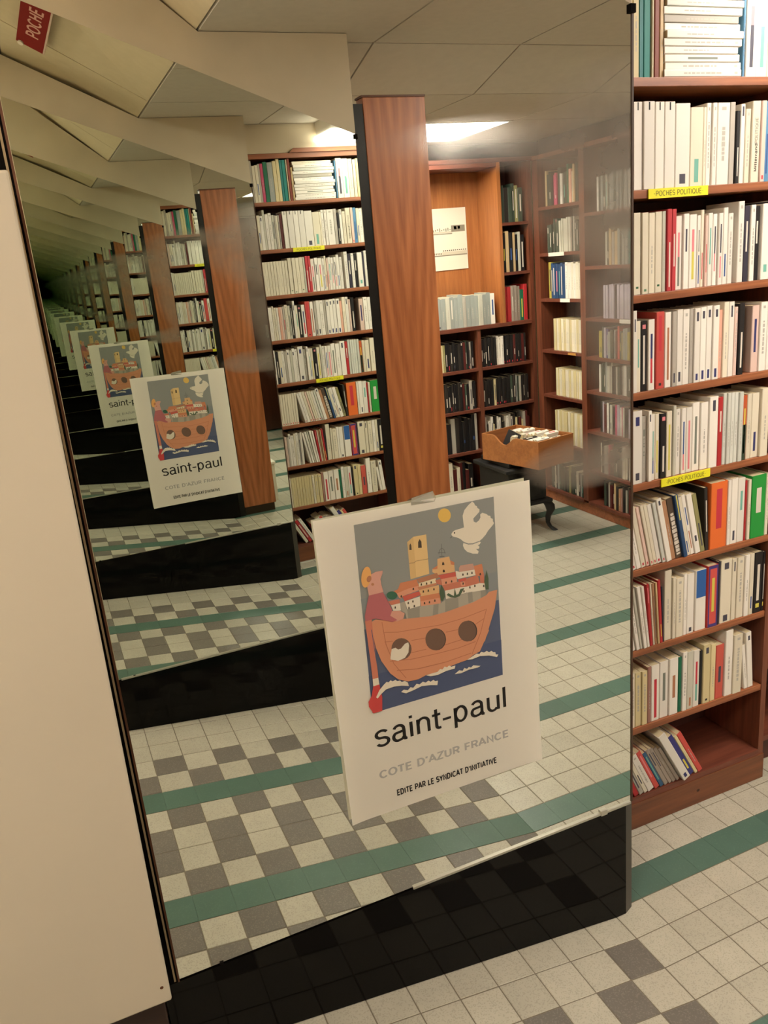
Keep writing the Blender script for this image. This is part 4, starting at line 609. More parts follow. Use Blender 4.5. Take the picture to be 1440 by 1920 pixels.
for k, pts in ART:
    pts3 = [Vector((p[0], p[1], 0)) for p in pts]; tr = tessellate_polygon([pts3]); i0 = len(mb.v)
    for p in pts: mb.v.append(sheet(p[0], p[1], lay))
    for t in tr:
        a, b, c = [Vector(pts[i]) for i in t]
        if (b - a).cross(c - a) < 0: t = t[::-1]
        mb.f.append(tuple(i0 + i for i in t)); mb.m.append(mb.mi(inkm(k)))
    lay += .0000125
mb.build('printed_picture', poster)
for s, a, b, cap, k, bold in TEXTS:
    mb = MB(); vsx, fsx = text_mesh(s, bold)
    x0 = min(v[0] for v in vsx); x1 = max(v[0] for v in vsx); ch = max(v[1] for v in text_mesh('E' if s.upper() == s else 'l', bold)[0])
    for x, y in vsx:
        t = (x - x0) / (x1 - x0); mb.v.append(sheet(a[0] + (b[0] - a[0]) * t, a[1] + (b[1] - a[1]) * t + y / ch * cap, .0003))
    for f in fsx: mb.f.append(f); mb.m.append(mb.mi(inkm(k)))
    tag(mb.build('lettering', poster), {'ink': 'black lettering', 'lgrey': 'pale grey lettering'}[k])
TAPE = mat('clear_tape', (150, 146, 128), .25, .6)
_nt = TAPE.node_tree; _tr = _nt.nodes.new('ShaderNodeBsdfTransparent'); _mx = _nt.nodes.new('ShaderNodeMixShader'); _mx.inputs[0].default_value = .35
_nt.links.new(_nt.nodes['Principled BSDF'].outputs[0], _mx.inputs[1]); _nt.links.new(_tr.outputs[0], _mx.inputs[2]); _nt.links.new(_mx.outputs[0], _nt.nodes['Material Output'].inputs[0])
mb = MB(); mb.poly([(.618, M1Y - .0083, 1.221), (.668, M1Y - .0088, 1.219), (.672, M1Y - .0086, 1.227), (.670, M1Y - .0010, 1.2385), (.624, M1Y - .0010, 1.233), (.618, M1Y - .0082, 1.228)], TAPE)
tp = mb.build('tape', poster); tag(tp, 'strip of yellowed clear tape')
# ------------------------------------------------------------------ books
BC = {'W': ((230, 223, 212), 'white'), 'C': ((222, 212, 190), 'cream'), 'Y': ((212, 196, 150), 'yellowed'), 'LG': ((196, 192, 176), 'pale grey'), 'G': ((176, 168, 156), 'grey'),
      'CW': ((206, 206, 196), 'cool white'), 'TG': ((34, 118, 116), 'teal'), 'TG2': ((26, 128, 118), 'bright teal'), 'O': ((196, 182, 148), 'straw'), 'RB': ((128, 56, 36), 'red-brown'),
      'TN': ((200, 172, 128), 'tan'), 'P': ((222, 192, 178), 'pinkish'), 'K': ((28, 25, 26), 'black'), 'B': ((84, 132, 168), 'blue'), 'R': ((188, 60, 66), 'raspberry red'),
      'R2': ((206, 82, 74), 'coral red'), 'RD': ((176, 44, 48), 'dark red'), 'R3': ((196, 86, 74), 'brick red'), 'N': ((52, 48, 62), 'navy'), 'OR': ((224, 168, 144), 'salmon'),
      'OR2': ((226, 110, 48), 'bright orange'), 'OG': ((186, 84, 44), 'orange and green'), 'GR': ((34, 142, 56), 'bright green'), 'GR2': ((30, 104, 74), 'dark green'),
      'VR': ((192, 58, 52), 'red and violet'), 'BR': ((166, 120, 108), 'brownish pink'), 'BN': ((176, 130, 96), 'brown'), 'PH': ((90, 74, 60), 'photo-printed'), 'OL': ((150, 144, 96), 'olive'),
      'BG': ((60, 96, 130), 'slate blue'), 'VB': ((58, 56, 120), 'violet-blue'), 'GG': ((160, 146, 134), 'taupe'), 'DG': ((60, 72, 60), 'dark green-grey'), 'MB': ((44, 72, 110), 'deep blue'),
      'DR': ((86, 30, 28), 'maroon'), 'DN': ((44, 38, 34), 'dark brown'), 'SG': ((152, 156, 150), 'silver grey'), 'LV': ((178, 168, 178), 'lavender grey'), 'PK': ((196, 76, 110), 'pink'), 'DY': ((176, 160, 70), 'mustard')}
BAR = {'k': ((70, 68, 80), 'dark'), 'p': ((222, 130, 136), 'pink'), 't': ((112, 172, 156), 'teal'), 'b': ((54, 84, 140), 'blue'), 'e': ((120, 124, 112), 'grey-green'), 'y': ((210, 196, 84), 'yellow'),
       'g': ((96, 130, 96), 'green'), 'r': ((196, 52, 66), 'red'), 'n': ((52, 54, 104), 'navy'), 'o': ((172, 116, 84), 'brown'), 'w': ((214, 204, 190), 'pale'), 'v': ((70, 58, 120), 'violet')}
PAGES = mat('book_pages', (206, 188, 150), .85, .2, var=.1, scale=60, stretch=(40, 1, 1))
TITLE = mat('title_grey', (178, 172, 160), .7); TITLEK = mat('title_black', (40, 36, 36), .7)
def cmat(k): return mat('cover_' + k, BC[k][0], .5, .4, objvar=.10)
def bmat(k): return mat('bar_' + k, BAR[k][0], .55, .4)
def book_geo(w, h, d, code, pages_in_mesh=False, seed=0):
    """cover around a page block; local: spine face at y=0 looking to -Y, x centred, z up"""
    rr = random.Random(seed); ck, _, st = code.partition('|'); m = cmat(ck); c = min(.0011, w * .12); mb = MB()
    s = min(.0016, w * .22); xs_ = w / 2
    # slightly rounded spine: bevelled corner columns
    P = [(-xs_, d), (-xs_, s), (-xs_ + s, 0), (xs_ - s, 0), (xs_, s), (xs_, d), (xs_ - c, d), (xs_ - c, s + .0012), (-xs_ + c, s + .0012), (-xs_ + c, d)]
    n = len(P); k = mb.mi(m); i = 0
    mb.v += [(x, y, 0) for x, y in P] + [(x, y, h) for x, y in P]
    for a in range(n):
        b = (a + 1) % n; mb.f.append((a, b, n + b, n + a)); mb.m.append(k)
    for z in (0, n):
        for q in ((0, 1, 8, 9), (1, 2, 7, 8), (2, 3, 7), (3, 4, 7), (4, 5, 6, 7)):
            f = tuple(z + j for j in q); mb.f.append(f if z else f[::-1]); mb.m.append(k)
    hw = xs_ - s
    def bar(z0, z1, mm, f=.62, e=.0002):
        x = hw * f; mb.poly([(-x, -e, h * z0), (x, -e, h * z0), (x, -e, h * z1), (-x, -e, h * z1)], mm)
    light = sum(BC[ck][0]) > 330
    def dashes(z0, z1, f=.30, mm=None):
        mm = mm or (TITLE if light else bmat('w')); z = z0
        while z < z1:
            l = rr.uniform(.025, .07); bar(z, min(z + l, z1), mm, f * rr.uniform(.7, 1.1), .00025); z += l + rr.uniform(.008, .02)
    labelbits = []
    for tok in [t for t in st.split(',') if t]:
        if tok == 'c': dashes(rr.uniform(.2, .3), rr.uniform(.65, .8)); bar(.91, .95, TITLE, .4)
        elif tok == 'gd': bar(.075, .10, mat('dot_green', (30, 90, 50), .6), .42); labelbits.append('green dot')
        elif tok == 'kd': bar(.04, .075, TITLEK, .34); labelbits.append('small black dot')
        elif tok == 'yd': bar(.08, .15, bmat('y'), .5); labelbits.append('small yellow emblem')
        elif tok == 'pd': bar(.89, .95, bmat('p'), .62); labelbits.append('pink disc')
        elif tok[0] == 'q': bar(.905, .995, TITLEK, .15); labelbits.append('dark tick at the top')
        elif tok == 'M': labelbits.append('large vertical title')
        elif tok == 'B5': bar(.55, 1.0, mat('bar_blue5', (40, 92, 160), .5), .99); labelbits.append('blue upper half')
        elif tok[0] in BAR and '.' in tok or tok[1:2] == '.':
            a, b = tok[1:].split('-'); a = float(a); b = float(b); bar(a, b, bmat(tok[0]), .36 if b - a > .14 else .44)
            labelbits.append(BAR[tok[0]][1])
    if not st and light: dashes(.25, .6, .2)
    if ck == 'VR': bar(.0, 1, mat('spine_violet', (66, 52, 120), .5), .99, .0001); bar(.05, .95, cmat('R2'), .72); bar(.25, .8, bmat('y'), .28, .0003)
    if ck == 'PH': dashes(.05, .75, .8, bmat('w'))
    if ck == 'OG': bar(0, .55, mat('spine_dgreen', (50, 66, 50), .5), .95)
    pg = MB().box(-xs_ + c, xs_ - c, s + .0014, d - .0008, .0012, h - .0012, PAGES)
    return mb, pg, labelbits
ORD = ['first', 'second', 'third', 'fourth', 'fifth', 'sixth', 'seventh', 'eighth', 'ninth', 'tenth', 'eleventh', 'twelfth', 'thirteenth', 'fourteenth', 'fifteenth', 'sixteenth', 'seventeenth', 'eighteenth', 'nineteenth', 'twentieth',
       'twenty-first', 'twenty-second', 'twenty-third', 'twenty-fourth', 'twenty-fifth', 'twenty-sixth', 'twenty-seventh', 'twenty-eighth', 'twenty-ninth', 'thirtieth', 'thirty-first', 'thirty-second', 'thirty-third', 'thirty-fourth', 'thirty-fifth', 'thirty-sixth', 'thirty-seventh', 'thirty-eighth']
ROWS = MB()
def place_book(x, y, z, w, h, d, code, label, group, lean=0.0, face=0.0, full=True, seed=0, flat=False, single=True):
    mb, pg, _ = book_geo(w, h, d, code, seed=seed)
    if not single:
        i = len(mb.v); mb.v += pg.v; mb.f += [tuple(i + j for j in f) for f in pg.f]; k = mb.mi(PAGES); mb.m += [k] * len(pg.f)
        M = Matrix.Translation((x, y, z + w / 2 * abs(math.sin(lean)) + .0004)) @ Matrix.Rotation(face, 4, 'Z') @ Matrix.Rotation(lean, 4, 'Y')
        i = len(ROWS.v); ROWS.v += [tuple(M @ Vector(v)) for v in mb.v]; ROWS.f += [tuple(i + j for j in f) for f in mb.f]
        ROWS.m += [ROWS.mi(mb.mats[q]) for q in mb.m]
        return None
    if not full:
        i = len(mb.v); mb.v += pg.v; mb.f += [tuple(i + j for j in f) for f in pg.f]; k = mb.mi(PAGES); mb.m += [k] * len(pg.f)
    o = mb.build('book'); o['category'] = 'book'; o['label'] = label; o['group'] = group
    if full: pg.build('page_block', o)
    o.rotation_mode = 'XYZ'
    if flat:      # lying, spine forward
        o.rotation_euler = (0, R(90), face); o.location = (x, y, z)
    else:
        o.rotation_euler = (0, lean, face); o.location = (x, y, z + w / 2 * abs(math.sin(lean)) + .0004)
    WORG[o.name] = o.location.copy()
    return o

# ------------------------------------------------------------------ the paperback bookcase (seen directly)
BX0, BX1, BY, BD = 1.06, 1.875, 1.655, .24
case = empty('bookcase', (1.47, BY, 0), 'mahogany bookcase of white paperbacks with yellow shelf labels, right of the mirror', 'bookcase')
box('side_panel', BX1 - .020, BX1, BY, BY + BD, .001, 2.235, SHELFV, case)
box('side_panel', BX0, BX0 + .020, BY, BY + BD, .001, 2.235, SHELFV, case)
box('back_panel', BX0 + .02, BX1 - .02, BY + BD - .012, BY + BD, .005, 2.235, INNER, case)
ST = {1: 2.0235, 2: 1.7835, 3: 1.5435, 4: 1.3035, 5: 1.0635, 6: .8235, 7: .5830, 8: .3360}
for k, z in ST.items():
    box('shelf', BX0 + .0203, BX1 - .0203, BY + .002, BY + BD - .0125, z - .0195, z, SHELFW, case, origin=(BX0 + .4, BY + .1, z), bevel=.0012)
MB().box(BX0 + .0203, BX1 - .0203, BY - .002, BY + BD - .0125, .088, .1065, SHELFD).build('bottom_shelf', case, origin=(1.4, BY, .1))  # darker wood carries the light falloff near the floor
box('plinth', BX0, BX1 + .001, BY - .004, BY + .014, .001, .0875, wood('plinth_wood', (88, 46, 26), (134, 78, 44), .4, 'X', 4), case, origin=(1.4, BY, .05))
kn = MB(); kn.v += [(1.610 + .006 * math.cos(a * math.pi / 5), BY - .0045, .048 + .005 * math.sin(a * math.pi / 5)) for a in range(10)]; kn.f.append(tuple(range(10))[::-1]); kn.m.append(kn.mi(mat('knot', (58, 28, 18), .6))); kn.build('wood_knot', case)
tpb = MB().box(BX0, BX1, BY - .004, BY + BD, 2.236, 2.260, SHELFW); tpb.prism([(1.445, 2.2605), (1.875, 2.2605), (1.875, 2.282), (1.470, 2.282)], BY - .012, BY + .012, SHELFW); tpb.build('cornice', case)
YEL = mat('label_yellow', (232, 224, 40), .5); LTX = mat('label_text', (96, 92, 30), .6)
for (xa, xb, z, s, tx, bold) in ((1.4080, 1.5895, 1.7735, '\u2022POCHES POLITIQUE\u2022', .82, 0), (1.4565, 1.6230, 1.0535, '\u2022POCHES POLITIQUE\u2022', .80, 0)):
    o = box('shelf_label', xa, xb, BY - .0016, BY + .0012, z - .0115, z + .0105, YEL); tag(o, 'yellow label strip reading poches politique on the %s shelf edge' % ('second' if z > 1.5 else 'fifth'), 'label')
    mb = MB(); wd = xb - xa
    add_text(mb, s, (xa + wd * (1 - tx) / 2, BY - .0019, z - .006), (1, 0, 0), (0, 0, 1), wd * tx, .0115, LTX); mb.build('lettering', o)

nth_shelf = {1: 'top', 2: 'second', 3: 'third', 4: 'fourth', 5: 'fifth', 6: 'sixth', 7: 'seventh', 8: 'eighth', 9: 'bottom'}
def dlabel(code, i, k, hidden, lean):
    ck = code.split('|')[0]; bits = [b for b in book_geo(.02, .18, .11, code)[2]]
    bits = list(dict.fromkeys(bits))[:2]
    look = BC[ck][1] + (' leaning' if lean else '') + ' book' + ((' with ' + ' and '.join(bits) + ('' if any(w in bits[-1] for w in ('dot', 'disc', 'title', 'top', 'half', 'emblem')) else ' spine block')) if bits else '')
    sh_n = '%s shelf' % nth_shelf[k]
    if len(bits) == 2 and lean: look = look.rsplit(' and ', 1)[0]
    if hidden: return '%s, %s, %s left of mirror edge' % (look, sh_n, ORD[i])
    return '%s, %s, %s from mirror edge' % (look, sh_n, ORD[i])
def shelf_z(k): return ST.get(k, .1065)
sd = 100
EDGE = 1.3655
def put(k, lst):
    global sd
    i = 0
    for b in lst:
        x0, x1, zt, code = b[:4]; lean = b[4] if len(b) > 4 else 0.0; d = b[5] if len(b) > 5 else .112
        if x0 > BX1 - .024: continue
        x1 = min(x1, BX1 - .0215); z = shelf_z(k) + .0004
        w = x1 - x0 - .0006
        if w < .002: continue
        h = min(zt - z, .228 if k == 1 else .215); sd += 1
        yo = BY + (.006 if lean == 0 else .004) + (sd * 37 % 7) * .0006
        if h > .186 and k > 1: yo -= .004
        place_book((x0 + x1) / 2 if not lean else x0 + w / 2, yo, z, w, h, d, code, dlabel(code, i, k, False, bool(lean)), 'paperbacks on the %s shelf' % nth_shelf[k], lean, seed=sd); i += 1
    return i
hid = random.Random(5)
def put_hidden(k, x_end, first=(), h0=.178):
    """the part of the shelf that only the reflections show, from the mirror edge to the left end"""
    global sd
    i = 0; x = x_end; z = shelf_z(k) + .0004; lst = list(first)
    while x > BX0 + .03:
        if lst: w, code, h = lst.pop(0)
        else:
            w = hid.uniform(.010, .020); h = h0 + hid.uniform(-.006, .01) + (.02 if hid.random() < .12 else 0)
            code = hid.choice(['W|c', 'W', 'C|c', 'C', 'W|k.85-.95', 'W|c', 'P|c', 'G|c', 'W|e.3-.8', 'K|w.2-.7', 'LG|c', 'C|b.2-.5'])
        if x - w < BX0 + .022: break
        sd += 1
        place_book(x - w / 2, BY + .006 + (sd % 5) * .0007, z, w - .0006, h, .112, code, dlabel(code, i, k, True, False), 'paperbacks on the %s shelf' % nth_shelf[k], seed=sd, single=False)
        x -= w; i += 1
for k in (2, 3, 4, 5, 8): put(k, SHELF_BOOKS[k])
put(1, SHELF_BOOKS[1][:6])
put_hidden(1, 1.3675, [(.020, 'Y', .20), (.030, 'SG', .195), (.022, 'GR2', .198), (.016, 'PK', .19), (.012, 'G', .19)])
put_hidden(2, 1.3675, [(.0145, 'DR', .176), (.010, 'G|k.2-.8', .172), (.010, 'C', .17), (.010, 'G|c', .172), (.014, 'LG|k.3-.8', .174), (.018, 'W|c', .185), (.018, 'W', .18)])
put_hidden(3, 1.3675, [(.016, 'C', .178)] * 9, .176)
put_hidden(4, 1.3645, [(.012, 'K|w.1-.9', .182), (.014, 'LG|e.1-.7', .18), (.018, 'C|c', .185), (.012, 'G|r.3-.6', .178), (.012, 'P|c', .176), (.012, 'OR|c', .176), (.012, 'W', .175)])
put_hidden(5, 1.3655, [(.016, 'W|c', .18), (.016, 'W|k.8-.9', .186), (.014, 'LG', .178), (.018, 'W|k.85-.92', .182), (.014, 'G|c', .176)])
put_hidden(8, 1.3640, [(.016, 'Y', .176)] * 8, .175)
# top shelf: lying stack, then tall volumes
zz = ST[1] + .0005
for i in range(12):
    t_ = .0158 + (i * 7 % 3) * .0004; xw = .232 - (i * 5 % 4) * .004; dx = (i * 3 % 4) * .0025
    code = ['W|c', 'W|c', 'W|e.3-.7', 'W', 'W|c', 'W', 'W|c', 'G|c', 'W', 'CW', 'W|c', 'C'][i]
    sd += 1
    o = place_book(1.456 + dx, BY + .004 + (i * 4 % 5) * .0015, zz + t_ / 2, t_ - .0004, xw, .155, code, '%s book lying in the top shelf stack, %s from the bottom' % (BC[code.split('|')[0]][1], ORD[i]), 'books lying in the top shelf stack', seed=sd, flat=True)
    zz += t_
    if zz > 2.222: break
put(1, [[1.697, 1.7035, 2.215, 'B'], [1.7045, 1.7375, 2.225, 'W|p.55-.75,k.10-.55'], [1.7384, 1.7734, 2.222, 'W|t.10-.55'], [1.775, 1.800, 2.22, 'C|c'], [1.802, 1.818, 2.215, 'C'], [1.820, 1.852, 2.22, 'Y|c']])
put(2, [[1.7965, 1.812, 1.965, 'C|b.2-.5'], [1.8125, 1.832, 1.962, 'W|c'], [1.833, 1.853, 1.968, 'W']])
put(3, [[1.8065, 1.818, 1.735, 'N'], [1.8185, 1.8525, 1.738, 'W|c']])
L6 = [(1.366, 1.380, 'W|r.03-.07'), (1.3815, 1.397, 'W'), (1.3985, 1.414, 'C|r.03-.07'), (1.4165, 1.428, 'P|r.03-.07'), (1.4285, 1.4395, 'C|r.03-.07'), (1.440, 1.452, 'C|r.03-.07'), (1.4525, 1.468, 'W|r.03-.07'), (1.4685, 1.481, 'CW|r.03-.07'), (1.4815, 1.4995, 'W|k.9-.97'),
      (1.5005, 1.517, 'BN'), (1.518, 1.5405, 'PH'), (1.5415, 1.555, 'MB|y.6-1'), (1.5555, 1.569, 'C|b.05-.25'), (1.5695, 1.583, 'W|o.1-.4,b.5-.8'), (1.5835, 1.603, 'W|k.2-.3'), (1.604, 1.620, 'OL|k.1-.5')]
put(6, [[a, b, 1.0045 + (.008 if i in (8, 11) else (-.004 if i % 3 == 0 else 0)), c, -R(12.2)] for i, (a, b, c) in enumerate(L6)])
put(6, [[1.622, 1.633, 1.012, 'K|w.3-.8', -R(6)]] + SHELF_BOOKS[6]) if False else None
def put_more(k, lst, start):
    global sd
    for j, b in enumerate(lst):
        x0, x1, zt, code = b[:4]; lean = b[4] if len(b) > 4 else 0
        if x0 > BX1 - .024: continue
        x1 = min(x1, BX1 - .0215); z = shelf_z(k) + .0004; w = x1 - x0 - .0006; sd += 1
        place_book((x0 + x1) / 2, BY + .004 + (sd % 5) * .0008, z, w, min(zt - z, .215), .112, code, dlabel(code, start + j, k, False, bool(lean)), 'paperbacks on the %s shelf' % nth_shelf[k], lean, seed=sd)
put_more(6, [[1.6215, 1.6345, 1.008, 'DN|w.3-.8', -R(3)]] + SHELF_BOOKS[6], 16)
L7 = [(1.366, 1.378, 'W', 10, .186), (1.380, 1.392, 'W|c', 9.5, .19), (1.3935, 1.4025, 'LG', 9, .19), (1.404, 1.4155, 'W', 8, .192), (1.417, 1.4265, 'W', 7, .188), (1.4275, 1.438, 'RD|p.7-.95', 5, .19), (1.439, 1.4455, 'C', 4.5, .188), (1.446, 1.4545, 'BN|k.1-.8', 4, .186), (1.455, 1.4625, 'TN', 4, .188), (1.463, 1.4735, 'RD|y.1-.3', 3.5, .192), (1.474, 1.4785, 'N', 3, .17)]
put(7, [[a, b, shelf_z(7) + h, c, -R(l)] for a, b, c, l, h in L7])
put_more(7, [[max(b[0], 1.4800)] + b[1:] for b in SHELF_BOOKS[7]], 11)
put_hidden(7, 1.336, [(.012, 'W', .19), (.014, 'G|k.1-.8', .186), (.014, 'W|c', .19), (.012, 'C', .188)], .18)
put_hidden(6, 1.330, [(.014, 'C|r.03-.07', .178)] * 10, .178)
put_more(8, [[1.791, 1.8055, .336 + .150, 'W', -R(7)], [1.8065, 1.828, .336 + .187, 'W|k.86-.94', -R(5)]], 17)
# bottom shelf: books slumped to the left
L9 = [(.017, .120, 'RD'), (.015, .125, 'G|k.2-.8'), (.013, .128, 'C|k.3-.6'), (.022, .150, 'W|c'), (.017, .160, 'R2|p.3-.9'), (.014, .150, 'BG|t.2-.9'), (.014, .158, 'GG|k.55-.9'), (.012, .160, 'GG|k.5-.9'), (.013, .158, 'GG'), (.012, .152, 'GG'), (.026, .205, 'W|n.04-.12'), (.020, .178, 'VB|y.15-.4'), (.011, .176, 'Y'), (.017, .180, 'R2')]
xr = 1.374
for i, (w, h, code) in enumerate(L9):
    a = R(24 + min(5, i * .6)); step = w / math.cos(a)
    x_left = xr; sd += 1
    mbx = place_book(x_left + w / 2 * math.cos(a), BY + (.0 if i != 10 else -.012) + .002, .1068 + w / 2 * 0, w - .0006, h, .112, code, dlabel(code, i, 9, False, True), 'paperbacks slumped on the bottom shelf', -a, seed=sd)
    xr += step + (.0005 if i != 9 else .004)
for i, (w, h, code) in enumerate([(.018, .17, 'C'), (.018, .165, 'RD|w.2-.8'), (.02, .17, 'W|c')]):
    a = R(28); sd += 1
    place_book(1.290 + i * .024, BY + .003, .1068, w - .0006, h, .112, code, dlabel(code, 2 - i, 9, True, True), 'paperbacks slumped on the bottom shelf', -a, seed=sd)
# readable spine titles (the rest of the rows is joined further down)
mb = MB(); xm = (1.6250); 
def spine_text(k, x, s, z0, ln, cap, m, y=None, dn=False):
    mb = MB(); y = BY + .0035 if y is None else y
    add_text(mb, s, (x + cap / 2, y, z0), (0, 0, 1), (-1, 0, 0), ln, cap, m); return mb
for o in [o for o in bpy.data.objects if o.get('label', '').find('large vertical title') >= 0]:
    cx, cyy, cz_ = o.location; dx = .006
    mb = MB(); add_text(mb, 'Mitterrand', (cx + .005, cyy - .0004, cz_ + .025), (0, 0, 1), (-1, 0, 0), .064, .0080, TITLEK, .02); mb.build('title', o)
    mb = MB(); add_text(mb, 'POLITIQUE', (cx + .005, cyy - .0004, cz_ + .090), (0, 0, 1), (-1, 0, 0), .058, .0085, mat('title_mid', (120, 112, 104), .7)); mb.build('title', o)

# ------------------------------------------------------------------ far shelves (seen in the mirror)
FY, FD = -1.90, .26
fc = empty('wall_shelving', (2.6, FY, 0), 'mahogany shelving with a lit display niche on the far wall, seen in the mirror', 'bookcase')
FX0, FX1 = 2.13, 3.085
def fpart(name, x0, x1, y0, y1, z0, z1, m): return MB().box(x0, x1, y0, y1, z0, z1, m).build(name, fc, origin=((x0 + x1) / 2, y0, (z0 + z1) / 2))
fpart('side_panel', FX0, FX0 + .03, FY - FD, FY, .001, 2.19, SHELFV)
fpart('back_panel', FX0 + .03, FX1, FY - FD - .012, FY - FD, .001, 1.2, INNER)
fpart('back_panel', FX0 + .03, 2.85, FY - FD - .012, FY - FD, 1.2005, 2.19, NICHEW)
fpart('back_panel', 2.8505, FX1, FY - FD - .012, FY - FD, 1.2005, 2.19, INNER)
fpart('top_board', FX0, FX1 + .03, FY - FD, FY + .004, 2.191, 2.215, SHELFD)
fpart('upright', 2.640, 2.668, FY - FD + .001, FY, .132, 1.198, SHELFV)
fpart('upright', 2.838, 2.862, FY - FD + .001, FY, 1.2225, 2.19, NICHEW)
fpart('end_upright', 3.055, 3.085, FY - FD + .001, FY, .132, 2.19, SHELFV)
fpart('niche_head', FX0 + .031, 2.8375, FY - FD + .001, FY - .002, 2.165, 2.19, SHELFD)
MB().box(FX0, 3.44, FY - FD, FY - .03, 2.216, 2.300, DARKGAP).build('shade_filler', fc)  # dark board stands in for shade in the gap under the ceiling
fpart('ledge', FX0 + .031, 3.0545, FY - FD + .001, FY + .006, 1.1985, 1.222, SHELFD)
for z in (.954, .690, .414): 
    fpart('shelf', FX0 + .031, 2.6395, FY - FD + .001, FY, z - .018, z, SHELFD); fpart('shelf', 2.6685, 3.0545, FY - FD + .001, FY, z - .018, z, SHELFD)
for z in (1.533, 1.835): fpart('shelf', 2.8625, 3.0545, FY - FD + .001, FY, z - .018, z, SHELFD)
fpart('bottom_shelf', FX0 + .031, 3.0545, FY - FD + .001, FY, .1125, .131, SHELFD)
fpart('plinth', FX0, FX1, FY - FD + .01, FY - .02, .001, .112, SHELFD)
def fill(n_name, axis, a0, a1, front, z, hs, ws, codes, r, where, group, d=.12, flip=True, leftpad=0, single=False):
    """books along x (facing +Y) or along y (facing -X)"""
    global sd
    a = a0 + leftpad; i = 0; rr = random.Random(r)
    while True:
        w = rr.uniform(*ws); h = rr.uniform(*hs); code = codes[i % len(codes)] if len(codes) > 12 else rr.choice(codes)
        if a + w > a1 - .002 or i > 37: break
        sd += 1; lab = '%s book, %s from the left, %s' % (BC[code.split('|')[0]][1], ORD[i], where)
        if axis == 'x': place_book(a + w / 2, front - .012 - rr.uniform(0, .012), z + .0005, w - .0008, h, d, code, lab, group, 0, math.pi, False, sd, single=single)
        else: place_book(front + .012 + rr.uniform(0, .012), a + w / 2, z + .0005, w - .0008, h, d, code, lab, group, 0, -math.pi / 2, False, sd, single=single)
        a += w; i += 1
dark = ['K|w.2-.6', 'K|r.05-.2', 'DN|w.3-.7', 'K|k.1-.2,w.3-.5', 'K', 'DN', 'K|w.85-.93', 'DR', 'DG|w.2-.6', 'K|r.04-.12', 'G|k.2-.7', 'K|w.1-.4']
fill('b', 'x', FX0 + .035, 2.634, FY, .954, (.165, .185), (.012, .020), dark + ['DG', 'G|c', 'Y', 'OL'], 3, 'top compartment left of the divider', 'dark paperbacks in the far shelving')
fill('b', 'x', 2.674, 3.03, FY, .954, (.178, .188), (.013, .020), ['K|w.2-.6', 'K|w.3-.5', 'DN|w.1-.5', 'K|w.2-.7', 'K|r.03-.1', 'DN', 'K', 'W|c', 'W|c', 'W|c', 'K|r.04-.1', 'K|r.04-.1,w.3-.5', 'K|r.04-.12', 'K|r.04-.1', 'DR|w.3-.5', 'K|r.04-.1', 'K|w.2-.4', 'K|r.05-.1', 'DR', 'K|w.2-.5', 'K'], 4, 'top compartment right of the divider', 'dark paperbacks in the far shelving')
fill('b', 'x', FX0 + .035, 2.625, FY, .690, (.165, .190), (.013, .021), dark + ['K', 'DN|w.2-.5'], 5, 'middle compartment left of the divider', 'dark paperbacks in the far shelving')
fill('b', 'x', 2.674, 3.04, FY, .690, (.170, .185), (.013, .019), ['K|w.2-.6', 'DN', 'K|w.1-.3', 'K', 'K', 'Y|k.2-.8', 'K|r.04-.1', 'K|r.04-.1', 'K|w.1-.3', 'K|r.04-.12', 'K|r.04-.1', 'K', 'K', 'DG|w.2-.5', 'DN|w.2-.6', 'SG|k.2-.7', 'DG', 'G|c', 'K'], 6, 'middle compartment right of the divider', 'dark paperbacks in the far shelving')
fill('b', 'x', FX0 + .035, 2.632, FY, .414, (.20, .245), (.018, .034), ['G|c', 'DN|w.2-.8', 'K|r.88-.95,w.1-.8', 'K', 'K|b.3-.4', 'K', 'DN', 'C|c', 'K'], 17, 'lower compartment left of the divider', 'tall dark volumes in the far shelving', d=.16, single=True)
fill('b', 'x', 2.674, 3.04, FY, .414, (.150, .21), (.012, .022), ['DR', 'DN|w.3-.6', 'G|c', 'C|c', 'Y|c', 'W|k.2-.9', 'W|k.2-.8', 'W|c', 'DN', 'K', 'DR'], 8, 'lower compartment right of the divider', 'mixed books in the far shelving')
fill('b', 'x', FX0 + .035, 2.60, FY, .131, (.16, .23), (.02, .035), ['DR', 'K', 'DN', 'C', 'K|w.2-.5'], 9, 'bottom compartment of the far shelving', 'books at the foot of the far shelving', d=.16)
# bound grey volumes on the ledge of the niche
fill('b', 'x', 2.30, 2.812, FY, 1.222, (.188, .205), (.020, .034), ['SG|w.2-.7', 'SG', 'G|c', 'SG|k.05-.1', 'SG', 'LG', 'SG|w.3-.9', 'SG', 'SG', 'G', 'SG', 'SG', 'SG', 'LG', 'SG', 'SG', 'W|b.3-.8'], 10, 'row of grey volumes on the niche ledge', 'grey volumes on the niche ledge', d=.15, single=True)
fill('b', 'x', 2.866, 3.045, FY, 1.835, (.20, .235), (.018, .034), ['DG|w.3-.8', 'DG', 'OL|w.1-.9', 'G|c', 'SG', 'TN|w.3-.7', 'DG|w.1-.3', 'DG', 'DN'], 11, 'upper compartment right of the niche', 'large books right of the niche', d=.16, single=True)
fill('b', 'x', 2.866, 3.045, FY, 1.533, (.22, .25), (.018, .032), ['K|w.1-.8', 'SG|k.2-.6', 'LG', 'TN', 'K|b.3-.6', 'K|y.3-.6', 'Y'], 12, 'middle compartment right of the niche', 'large books right of the niche', d=.16, single=True)
fill('b', 'x', 2.866, 3.045, FY, 1.222, (.19, .235), (.018, .028), ['GG', 'GG|w.3-.7', 'SG', 'SG|w.1-.3', 'DN', 'RD', 'GR2|y.1-.7'], 13, 'lower compartment right of the niche', 'large books right of the niche', d=.16, single=True)
